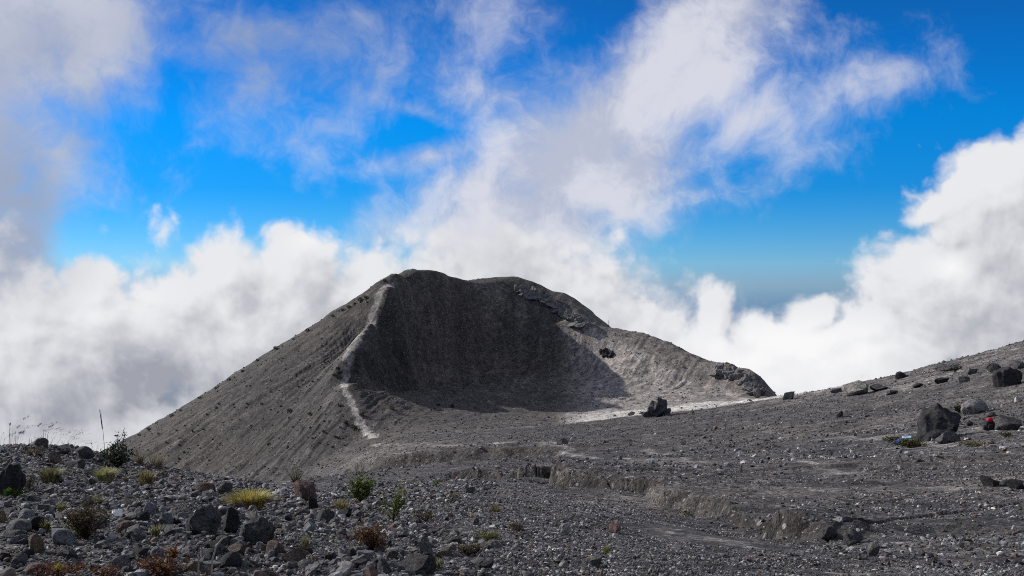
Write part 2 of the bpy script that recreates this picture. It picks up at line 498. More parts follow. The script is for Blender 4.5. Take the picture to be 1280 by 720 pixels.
def terrain(x, y):
    """height, and the soil weights pale / brown / dark"""
    x = np.asarray(x, np.float32); y = np.asarray(y, np.float32)
    R, th, cr, ca = region_masks(x, y)
    R = np.maximum(R, 0.05)
    z = base_slope(th, np.log(R)).astype(np.float32) * R
    near = sstep(R, 3.0, 6.0)
    z = z * near + (-1.62) * (1 - near)
    side = sstep(np.abs(th), math.radians(80), math.radians(120))
    z = z * (1 - side) + (-1.62 + 0.02 * (R - 3)) * side
    hill = sstep(R, 188, 215) * (th < 0.30)
    calm_tr = 1 - 0.8 * np.exp(-(seg_dist(x, y, TRAIL)[0] / 6.0) ** 2) * (R > 200)
    # broad unevenness
    cell = 0.0042 * R
    for i, lam in enumerate((24.0, 11.0, 5.2, 2.4, 1.1, 0.5, 0.23, 0.1)):
        f = np.clip((lam / cell - 2.2) / 3.0, 0, 1)
        if lam > 3:
            amp = 0.018 * lam * np.where(R < 40, 0.55, 1.0)
        else:
            amp = 0.045 * lam
        ro = 0.7 + 1.13 * i
        if lam > 3: amp = amp * calm_tr
        z = z + f * amp * gnoise((x * math.cos(ro) - y * math.sin(ro)) / lam + 7.3 * i, (x * math.sin(ro) + y * math.cos(ro)) / lam - 3.1 * i, 40 + i)
    # lumpy gravel relief, about the size that can just be seen at that distance
    lev = np.log2(R * 0.0042 * 2.2); l0 = np.floor(lev); fr = lev - l0
    for q in (0, 1):
        lam = 2.0 ** (l0 + q)
        wgt = (1 - fr) if q == 0 else fr
        for o, rot in enumerate((0.5, 1.9)):
            xr = x * math.cos(rot) - y * math.sin(rot); yr = x * math.sin(rot) + y * math.cos(rot)
            z = z + 0.13 * wgt * lam * sstep(R, 25, 70) * gnoise(xr / lam / (1 + .6 * o), yr / lam / (1 + .6 * o), 90 + o * 7)
    pale = np.zeros_like(z); brown = np.zeros_like(z); dark = np.zeros_like(z)
    # banks of the gullies
    for bi, (line, h, wdt) in enumerate(BANKS):
        wob = fbm(x / (4.0 if bi else 7.0), y / (4.0 if bi else 7.0), 300 + bi, 4, 0.55)
        d, par = seg_dist(x, y, line)
        length = sum(math.hypot(b[0] - a[0], b[1] - a[1]) for a, b in zip(line[:-1], line[1:]))
        ends = sstep(par, 0, length * 0.12) * (1 - sstep(par, length * (0.86 if bi else 0.80), length))
        var = 0.5 + 1.1 * gnoise(par / (3.2 if bi else 9.0), par * 0 + 3.7, 310 + bi) + 0.7 * gnoise(par / (1.1 if bi else 3.1), par * 0 + 1.2, 311 + bi)
        hh = h * ends * np.clip(0.45 + 0.8 * var, 0.06, 1.25) * (np.clip(R / 34, 0.42, 1.5) if bi else 1.0)
        for qx, qy, qr, qb in (PITS if bi else []):
            pit = np.exp(-((x - qx) ** 2 + (y - qy) ** 2) / qr ** 2)
            hh = hh + qb * pit
        wdt = wdt * np.clip(1.5 + 3.2 * gnoise(par / (2.4 if bi else 6.0), par * 0 + 9.1, 312 + bi), 0.45, 3.0)
        lth = np.array([math.atan2(q[0], q[1]) for q in line]); lrr = np.array([math.hypot(*q) for q in line])
        dd = np.abs(d) * np.sign(R - np.interp(th, lth, lrr))
        dd = dd + wob * (1.3 if bi else 1.6) * np.clip(R / 30, 0.35, 1.2)
        scale = 5.5 if bi else 9.0
        fade = np.exp(-np.maximum(dd - wdt, 0) / scale) * (dd > 0)
        cut = np.exp(-np.maximum(-dd, 0) / (scale * 0.4)) * (dd <= 0)
        face = sstep(dd, 0, wdt)
        fl = 1 + 0.12 * gnoise(par / 0.9, par * 0, 330 + bi) * (1 - np.abs(2 * face - 1))
        z = z + hh * (face * fade * 0.55 * fl - cut * 0.45 - (1 - face) * (dd > 0) * 0.45)
        inface = np.exp(-((dd - wdt * 0.5) / (wdt * 0.75)) ** 2) * ends  # bank faces: brown soil that also carries painted shade
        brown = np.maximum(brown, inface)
    near_trail = 1 - 0.85 * np.exp(-(seg_dist(x, y, TRAIL)[0] / 4.0) ** 2) * (R > 200)
    # fall-line grooves on the cone
    fl_mask = hill * sstep(ca, -0.05, -0.35) * sstep(cr, 24, 34)
    wrp = 0.9 * gnoise(x / 14, y / 14, 71) + 0.5 * gnoise(x / 5, y / 5, 74)
    g = (0.7 + 1.6 * gnoise(x / 26, y / 26, 78)).clip(0.1, 1.6) * (gnoise(ca * 26 + wrp * 1.1, cr / 40, 70) + 0.6 * gnoise(ca * 71 + wrp * 1.6, cr / 24, 72)) + 0.45 * gnoise(ca * 170 + wrp * 3, cr / 14, 73) + 0.5 * gnoise(x / 4.2, y / 4.2, 79)
    z = z + fl_mask * 0.55 * g * near_trail
    inner = hill * sstep(cr, 48, 40) * (y > 236) + hill * sstep(x, 14, 24) * (y > 258)
    inner = np.clip(inner, 0, 1)
    cb = np.arctan2(x + 2, y - 232) + 0.05 * gnoise(x / 12, y / 12, 84); cq = np.hypot(x + 2, y - 232)
    gi = (gnoise(cb * 17, cq / 22, 75) + 0.7 * gnoise(cb * 47, cq / 12, 76) + 0.4 * gnoise(cb * 110, cq / 6, 77)) * (0.55 + gnoise(x / 15, y / 15, 85)).clip(0.05, 1.2)
    z = z + inner * (0.62 * gi + 1.1 * gnoise(z / 5.5 + 0.8 * gnoise(x / 17, y / 17, 81), ca * 2.5, 80) + 0.55 * gnoise(z / 1.9 + 0.8 * gnoise(x / 9, y / 9, 83), ca * 6, 82)) * sstep(R, 225, 250) * (1 - 0.72 * sstep(z, -9, -1))
    return z, dict(R=R, th=th, cr=cr, ca=ca, hill=hill, flank=fl_mask, groove=g, inner=inner, pale=pale, brown=brown, dark=dark, gi=gi)


def ground_z(x, y):
    return float(terrain(np.array([x]), np.array([y]))[0][0])


def unpix(x, y, z):
    yy = np.maximum(y, 0.1)
    return 640 + FPX * x / yy, 360 - FPX * z / yy


def poly_band(px, py, line, width):
    """soft weight of a band along a line of the photograph, used for where lighter soil lies"""
    d, _ = seg_dist(px, py, line)
    return np.exp(-(d / width) ** 2)


# lattice: fine inside the view, coarse around it
def graded(a0, a1, n, far, ratio):
    mid = list(np.linspace(a0, a1, n)); st = (a1 - a0) / (n - 1)
    left = []; a = a0; s = st
    while a > -far:
        s *= ratio; a -= s; left.append(max(a, -far))
    right = []; a = a1; s = st
    while a < far:
        s *= ratio; a += s; right.append(min(a, far))
    return np.array(left[::-1] + mid + right)


DET = 1.0
TH = graded(math.radians(-27.5), math.radians(27.5), int(1080 * DET), math.pi, 1.11)
rr = [0.35]
while rr[-1] < 4.5: rr.append(rr[-1] * 1.045)
while rr[-1] < 200: rr.append(rr[-1] * (1 + 0.0050 / DET))
while rr[-1] < 335: rr.append(rr[-1] + 0.52 / DET)
while rr[-1] < 4500: rr.append(rr[-1] * 1.06)
RR = np.array(rr)
gT, gR = np.meshgrid(TH, RR)
gx = (np.sin(gT) * gR).astype(np.float32); gy = (np.cos(gT) * gR).astype(np.float32)
gz, info = terrain(gx, gy)
NR, NTH = gz.shape
ppx, ppy = unpix(gx, gy, gz)
front = (gy > 1) & (np.abs(gT) < 1.2)

# ---- soils: where pale ash, brown earth with shade painted in and dark cinder lie
def soils(px, py, x, y, inf):
    R, th, ca, cr, hill = inf['R'], inf['th'], inf['ca'], inf['cr'], inf['hill']
    n1 = fbm(x / 9, y / 9, 500, 5, 0.55); n2 = fbm(x / 2.2, y / 2.2, 520, 4, 0.6)
    n3 = fbm(x / 30, y / 30, 540, 3, 0.5)
    pale = inf['pale'].copy(); brown = inf['brown'].copy()
    dark = np.zeros_like(pale); ash = np.zeros_like(pale)
    wob = 5 * fbm(x / 6, y / 6, 560, 4, 0.6)
    # eastern inner slope: pale scree
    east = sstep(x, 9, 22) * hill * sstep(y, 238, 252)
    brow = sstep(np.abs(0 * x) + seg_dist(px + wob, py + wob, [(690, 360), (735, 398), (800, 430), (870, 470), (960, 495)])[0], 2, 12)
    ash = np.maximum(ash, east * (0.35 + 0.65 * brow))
    # hollow floor: palest dust
    hol = sstep(R, 186, 196) * (1 - sstep(R + 4 * n1, 236, 252)) * sstep(th, 0.034, 0.075) * (th < 0.31)
    pale = np.maximum(pale, hol * np.clip(0.95 + 0.5 * n2, 0, 1))
    # footpath on the ridge
    return pale, brown, dark, ash, n1, n2, n3


pale, brown, dark, ash, n1, n2, n3 = soils(ppx, ppy, gx, gy, info)
td, tpar = seg_dist(gx, gy, TRAIL)
tw = np.interp(tpar, [0, 8, 18, 28, 38, 53, 68, 83], [1.0, 0.8, 0.65, 0.55, 1.0, 1.6, 1.3, 0.7]).astype(np.float32)
trail = np.exp(-((td + 1.0 * fbm(gx / 2.5, gy / 2.5, 610, 5, 0.7)) / tw) ** 2) * (gR < 300) * (gR > 205)
TRACKS = [[tuple(pix(*p)[:2]) for p in L] for L in (
    [(560, 563, 112), (640, 566, 98), (700, 566, 84), (760, 571, 71), (800, 576, 64), (860, 580, 56), (905, 582, 51)],
    [(800, 562, 82), (850, 568, 72), (900, 572, 65)],
    [(470, 556, 196), (540, 558, 142), (620, 560, 105), (700, 562, 90)],
    [(1040, 548, 64), (1100, 553, 58), (1130, 560, 54), (1180, 572, 46), (1250, 572, 42)],
    [(1200, 545, 55), (1240, 545, 52)],
    [(1000, 590, 42), (1030, 600, 37), (1060, 606, 34)],
    [(1140, 622, 26), (1180, 624, 25.5)], [(1050, 700, 9.3), (1075, 702, 9.2)], [(830, 655, 15.8), (880, 662, 14.4), (920, 672, 12.8)])]
track = np.zeros_like(gz)
for L_, w_ in zip(TRACKS, (0.5, 0.35, 0.5, 0.8, 0.9, 0.35, 0.3, 0.12, 0.16)):
    d_, _p = seg_dist(gx, gy, L_)
    track = np.maximum(track, np.exp(-((d_ + w_ * 2.2 * fbm(gx / 3, gy / 3, 640, 4, 0.6)) / w_) ** 2) * front)
print('terrain', gz.shape)


# ------------------------------------------------------------------ ground, hill and path meshes
def link_mesh(name, verts, faces, mat=None, parent=None, smooth=True, attrs=None, cols=None):
    me = bpy.data.meshes.new(name)
    verts = np.asarray(verts, np.float32); faces = np.asarray(faces, np.int32)
    k = faces.shape[1]
    me.vertices.add(len(verts)); me.vertices.foreach_set('co', verts.ravel())
    me.loops.add(faces.size); me.loops.foreach_set('vertex_index', faces.ravel())
    me.polygons.add(len(faces))
    me.polygons.foreach_set('loop_start', np.arange(0, faces.size, k, dtype=np.int32))
    me.polygons.foreach_set('loop_total', np.full(len(faces), k, np.int32))
    me.polygons.foreach_set('use_smooth', np.full(len(faces), bool(smooth)))
    me.update(calc_edges=True)
    for nm, a in (attrs or {}).items():
        at = me.attributes.new(nm, 'FLOAT', 'POINT'); at.data.foreach_set('value', np.asarray(a, np.float32).ravel())
    for nm, a in (cols or {}).items():
        at = me.attributes.new(nm, 'FLOAT_COLOR', 'POINT'); at.data.foreach_set('color', np.asarray(a, np.float32).ravel())
    o = bpy.data.objects.new(name, me)
    COL.objects.link(o)
    if mat: me.materials.append(mat)
    if parent: o.parent = parent
    return o


def new_mat(name):
    m = bpy.data.materials.new(name); m.use_nodes = True
    t = m.node_tree; t.nodes.clear()
    n = NT(t)
    b = n.node('ShaderNodeBsdfPrincipled'); o = n.node('ShaderNodeOutputMaterial')
    t.links.new(b.outputs[0], o.inputs[0])
    b.inputs['Roughness'].default_value = 0.9
    b.inputs['Specular IOR Level'].default_value = 0.25
    return m, n, b


def attr(n, name, out='Fac'):
    a = n.node('ShaderNodeAttribute'); a.attribute_name = name
    return a.outputs[out]


def soil_material():
    m, n, b = new_mat('volcanic_soil')
    P = n.node('ShaderNodeNewGeometry').outputs['Position']
    pale, brown, ash, grain, warm = (attr(n, k) for k in ('pale', 'brown', 'ash', 'grain', 'warm'))
    calm = n.m('SUBTRACT', 1.0, n.mul(attr(n, 'cone'), 0.3))
    # the stones of the ground as colour grains of several sizes; the grain size grows with real gravel size classes
    cells = []
    for sc in (22.0, 6.5, 2.1, 0.75):
        v = n.node('ShaderNodeTexVoronoi'); n.put(v.inputs['Vector'], P); v.inputs['Scale'].default_value = sc
        s = n.node('ShaderNodeSeparateColor'); n.put(s.inputs[0], v.outputs['Color'])
        cells.append((s.outputs[0], s.outputs[1], v.outputs['Distance']))
    big = n.noise(P, 0.07, 5.0, 0.6)
    mid = n.noise(P, 0.6, 8.0, 0.65)
    c = n.mix(n.ramp(mid, 0.30, 0.72), (0.038, 0.037, 0.038), (0.105, 0.099, 0.097))
    c = n.mix(n.ramp(big, 0.38, 0.66), n.mix(0.35, c, (0.045, 0.043, 0.046)), c)
    c = n.mix(n.mul(warm, 0.6), c, (0.118, 0.104, 0.095))
    c = n.mix(n.mul(brown, n.ramp(n.noise(P, 3.0, 6.0, 0.6), 0.25, 0.7, 0.45, 0.95)), c, n.mix(n.noise(P, 1.3, 5.0, 0.6), (0.011, 0.0095, 0.009), (0.038, 0.032, 0.029)))  # bare bank earth, its colour darkened to stand in for shade
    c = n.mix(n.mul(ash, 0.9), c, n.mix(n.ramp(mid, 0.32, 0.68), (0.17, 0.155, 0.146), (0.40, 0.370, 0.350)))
    c = n.mix(pale, c, n.mix(n.ramp(mid, 0.35, 0.65), (0.42, 0.40, 0.375), (0.66, 0.64, 0.60)))
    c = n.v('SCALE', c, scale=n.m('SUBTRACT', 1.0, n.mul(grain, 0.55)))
    # single stones: mostly near the soil's own tone, some dark, few light
    for (r_, g_, d_), w, lw in zip(cells, (0.75, 0.75, 0.7, 0.5), (1.0, 1.0, attr(n, 'cone'), 0.0)):
        k = n.ramp(r_, 0.0, 1.0, 0.40, 1.60, smooth=False)
        c = n.mix(n.mul(w, calm), c, n.v('SCALE', c, scale=k))
        lite = n.mul(n.ramp(g_, 0.90, 0.93), n.ramp(d_, 0.42, 0.28))
        c = n.mix(n.mul(n.mul(lite, lw), n.mul(calm, 0.6)), c, (0.34, 0.335, 0.33))
    n.put(b.inputs['Base Color'], c)
    hgt = n.mad(cells[0][2], -0.02, n.mad(cells[1][2], -0.06, n.mul(n.noise(P, 9.0, 6.0, 0.7), 0.10)))
    hgt = n.mad(n.noise(P, 1.6, 6.0, 0.7), 0.25, hgt)
    bp = n.node('ShaderNodeBump'); bp.inputs['Strength'].default_value = 0.8; bp.inputs['Distance'].default_value = 1.0
    n.put(bp.inputs['Height'], hgt)
    n.t.links.new(bp.outputs[0], b.inputs['Normal'])
    return m


SOIL = soil_material()
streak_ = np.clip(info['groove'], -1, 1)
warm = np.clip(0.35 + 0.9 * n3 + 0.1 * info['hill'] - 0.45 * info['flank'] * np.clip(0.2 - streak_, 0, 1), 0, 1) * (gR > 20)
streak = np.clip(info['groove'], -1, 1)
band = sstep(gR, 128, 150) * (gT > math.atan(300 / FPX)) * (gR < 190)
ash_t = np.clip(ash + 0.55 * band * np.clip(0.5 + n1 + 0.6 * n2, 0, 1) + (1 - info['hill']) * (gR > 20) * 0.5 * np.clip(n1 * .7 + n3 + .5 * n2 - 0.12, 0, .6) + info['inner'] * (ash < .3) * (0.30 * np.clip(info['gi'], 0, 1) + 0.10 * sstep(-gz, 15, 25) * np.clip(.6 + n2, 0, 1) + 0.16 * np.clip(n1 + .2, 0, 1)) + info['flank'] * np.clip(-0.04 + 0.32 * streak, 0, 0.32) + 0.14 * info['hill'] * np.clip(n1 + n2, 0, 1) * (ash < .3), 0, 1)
pale_t = np.clip(np.maximum.reduce([pale, sstep(trail, 0.22, 0.62) * np.clip(0.75 + 0.7 * n2, 0.3, 0.95), track * 0.34 * np.clip(0.8 + 0.8 * n2, 0, 1)]), 0, 1)
idx = np.arange(NR * NTH, dtype=np.int32).reshape(NR, NTH)
quads = np.stack([idx[:-1, :-1], idx[:-1, 1:], idx[1:, 1:], idx[1:, :-1]], -1).reshape(-1, 4)
def face_mean(a): return (a[:-1, :-1] + a[1:, 1:]).reshape(-1) * 0.5
is_path = face_mean(trail) > 0.40
jag = 4 * fbm(gx / 8, gy / 8, 700, 4, 0.6)
foot = np.interp(gT, np.arctan((np.array([100, 300, 400, 450, 520, 620, 700, 820, 960, 975]) - 640) / FPX), [170, 182, 196, 208, 222, 234, 244, 250, 254, 254])
is_hill = (face_mean(((gR + jag > foot) & (gR < 460) & (gT < math.atan(335 / FPX)) & (gT > math.radians(-27.4))).astype(np.float32)) > 0.5) & ~is_path
P3 = np.stack([gx, gy, gz], -1).reshape(-1, 3)
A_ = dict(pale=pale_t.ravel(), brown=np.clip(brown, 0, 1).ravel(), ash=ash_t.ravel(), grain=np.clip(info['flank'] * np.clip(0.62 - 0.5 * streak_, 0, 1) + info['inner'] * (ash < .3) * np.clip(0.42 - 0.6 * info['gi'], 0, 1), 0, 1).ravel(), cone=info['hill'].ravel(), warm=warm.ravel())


def submesh(name, sel):
    f = quads[sel]
    u, inv = np.unique(f, return_inverse=True)
    o = link_mesh(name, P3[u], inv.reshape(-1, 4), SOIL, attrs={k: v[u] for k, v in A_.items()})
    o['kind'] = 'structure'
    return o


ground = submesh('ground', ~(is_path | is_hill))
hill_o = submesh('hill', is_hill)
path_o = submesh('path', is_path)


# ------------------------------------------------------------------ stones
rng = np.random.default_rng(11)


def ico(sub):
    import bmesh
    bm = bmesh.new(); bmesh.ops.create_icosphere(bm, subdivisions=sub, radius=1.0)
    v = np.array([q.co[:] for q in bm.verts]); f = np.array([[q.index for q in p.verts] for p in bm.faces])
    bm.free()
    return v, f


ICO = {k: ico(k) for k in (1, 2, 3, 4, 5)}


def n3d(v, seed, fr):
    a = gnoise(v[:, 0] * fr + seed, v[:, 1] * fr, seed) + gnoise(v[:, 1] * fr, v[:, 2] * fr + seed, seed + 1) + gnoise(v[:, 2] * fr, v[:, 0] * fr - seed, seed + 2)
    return a


def rock_shape(seed, sub, kind='angular', rough=0.05):
    r = np.random.default_rng(seed)
    v, f = ICO[sub]
    v = v.copy()
    k, lo, hi = {'angular': (13, .36, .78), 'rounded': (9, .74, .95), 'flat': (12, .40, .78), 'jagged': (15, .34, .75), 'craggy': (12, .60, .9)}[kind]
    for _ in range(k):
        nrm = r.normal(size=3); nrm /= np.linalg.norm(nrm)
        d = r.uniform(lo, hi)
        s = v @ nrm
        v -= np.outer(np.maximum(s - d, 0) * 0.96, nrm)
    if sub >= 3:
        for fr, am in ((2.2, 1.0), (5.0, .5), (11.0, .28)):
            v *= (1 + rough * am * n3d(v, seed % 997, fr))[:, None]
    else:
        v *= (1 + 0.06 * r.normal(size=len(v)))[:, None]
    ext = np.abs(v).max(0)
    v /= ext
    return v, f                                   # within +-1 on each axis


def rock_material(name, tint_out):
    m, n, b = new_mat(name)
    tc = n.node('ShaderNodeTexCoord').outputs['Object'] if tint_out == 'object' else n.node('ShaderNodeNewGeometry').outputs['Position']
    if tint_out == 'object':
        oi = n.node('ShaderNodeObjectInfo')
        base = oi.outputs['Color']
        P = n.v('ADD', tc, n.v('SCALE', oi.outputs['Location'], scale=1.7))
        fs = 9.0
    else:
        base = attr(n, 'tint', 'Color')
        P = tc
        fs = 14.0
    a = n.noise(P, fs, 7.0, 0.65)
    c = n.v('SCALE', base, scale=n.ramp(a, 0.28, 0.72, 0.42, 1.6))
    sp = n.noise(P, fs * 5, 3.0, 0.6)
    c = n.mix(n.mul(n.ramp(sp, 0.64, 0.72), 0.40), c, (0.20, 0.20, 0.195))
    c = n.mix(n.mul(n.ramp(sp, 0.36, 0.27), 0.45), c, (0.015, 0.015, 0.016))
    li = n.noise(P, fs * 0.6, 5.0, 0.7)
    c = n.mix(n.mul(n.ramp(li, 0.60, 0.70), 0.30), c, (0.10, 0.085, 0.050))
    big = n.noise(P, fs * 0.28, 4.0, 0.6)
    c = n.v('SCALE', c, scale=n.ramp(big, 0.3, 0.7, 0.65, 1.4))
    if tint_out == 'object':
        wp = n.v('ADD', P, n.v('SCALE', n.noise(P, 3.0, 4.0, 0.6, color=True), scale=0.5))
        ed = n.voro(wp, 1.5, 'DISTANCE_TO_EDGE')
        c = n.v('SCALE', c, scale=n.ramp(ed, 0.0, 0.045, 0.30, 1.0))
    n.put(b.inputs['Base Color'], c)
    b.inputs['Roughness'].default_value = 0.82
    bp = n.node('ShaderNodeBump'); bp.inputs['Strength'].default_value = 0.7; bp.inputs['Distance'].default_value = 0.02 if tint_out != 'object' else 0.05
    n.put(bp.inputs['Height'], n.mad(n.noise(P, fs * 3, 6.0, 0.7), 0.6, a))
    n.t.links.new(bp.outputs[0], b.inputs['Normal'])
    return m


M_ROCK = rock_material('lava_rock', 'object')
M_SCREE = rock_material('scree_stone', 'attribute')

SHADE = {  # real surface colours
    'near-black': (0.024, 0.024, 0.027), 'dark grey': (0.068, 0.067, 0.070), 'grey': (0.145, 0.143, 0.145), 'blue-grey': (0.175, 0.182, 0.20),
    'pale grey': (0.34, 0.335, 0.335), 'whitish': (0.42, 0.41, 0.40), 'brown': (0.115, 0.092, 0.078), 'reddish brown': (0.125, 0.082, 0.072),
    'tan': (0.17, 0.135, 0.085), 'pinkish': (0.20, 0.135, 0.12),
}
ROCK_MESH = {}


def rock_mesh(kind, var, sub):
    key = (kind, var, sub)
    if key not in ROCK_MESH:
        v, f = rock_shape(1000 + var * 13 + {'angular': 0, 'rounded': 400, 'flat': 800, 'jagged': 1200, 'craggy': 1600}[kind], sub, kind, {'jagged': .13, 'craggy': .11}.get(kind, .07))
        o = link_mesh('rock', v, f, M_ROCK, smooth=False)
        me = o.data
        # soft shading only on the shallow edges, so broken faces stay crisp
        me.polygons.foreach_set('use_smooth', np.full(len(f), sub >= 4))
        bpy.data.objects.remove(o)
        ROCK_MESH[key] = me
    return ROCK_MESH[key]


ROCKS = []        # things standing in the picture: (object, column, row, width in px, colour, shape, label or None)


def place(px, py, Y=None):
    """point of the real ground seen at that place of the photograph (marched along the ray)"""
    u, v = (px - 640) / FPX, (360 - py) / FPX
    Ys = np.exp(np.linspace(math.log(4.0), math.log(330.0), 1500))
    z, _ = terrain(u * Ys, Ys)
    below = np.nonzero(v * Ys <= z)[0]
    if len(below) == 0:
        k = int(np.argmin(np.abs(v * Ys - z) / Ys))
        y = float(Ys[k])
        return np.array([u * y, y, float(z[k])])
    k = max(1, below[0])
    a = (v * Ys[k - 1] - z[k - 1]); b = (z[k] - v * Ys[k])
    t = a / (a + b + 1e-9)
    y = float(Ys[k - 1] * (1 - t) + Ys[k] * t)
    return np.array([u * y, y, float(z[k - 1] * (1 - t) + z[k] * t)])


GROUP_OF = {}


def add_rock(px, py, w, h, col, kind, label=None, sub=None, name='rock', cat='rock', rot=None, depth=0.8, sink=0.30, tint=None, at=None):
    """px, py: foot of the stone in the photograph; w, h: its size there in pixels"""
    P = place(px, py) if at is None else at
    sc = P[1] / FPX
    sub = sub or (4 if w > 26 else 3)
    var = int(rng.integers(0, 12))
    o = bpy.data.objects.new(name, rock_mesh(kind, var, sub))
    COL.objects.link(o)
    hh = h * sc / (1 - sink)
    o.scale = (w * sc / 2, w * sc / 2 * depth, hh / 2)
    o.location = (P[0], P[1] + (w * sc / 2 * depth * 0.6), P[2] + hh / 2 - sink * hh)
    o.rotation_euler = (rng.uniform(-.12, .12), rng.uniform(-.15, .15), rng.uniform(-.5, .5) if rot is None else rot)
    c = np.array(SHADE[col]) * rng.uniform(.85, 1.15)
    if tint: c = np.array(tint)
    if label and 'whitish boulder sitting' in label: c = np.array((.24, .225, .205))
    o.color = (*c, 1.0)
    o['category'] = cat
    if label: o['label'] = label
    ROCKS.append([o, px, py - h / 2, w, col, kind, label])
    return o


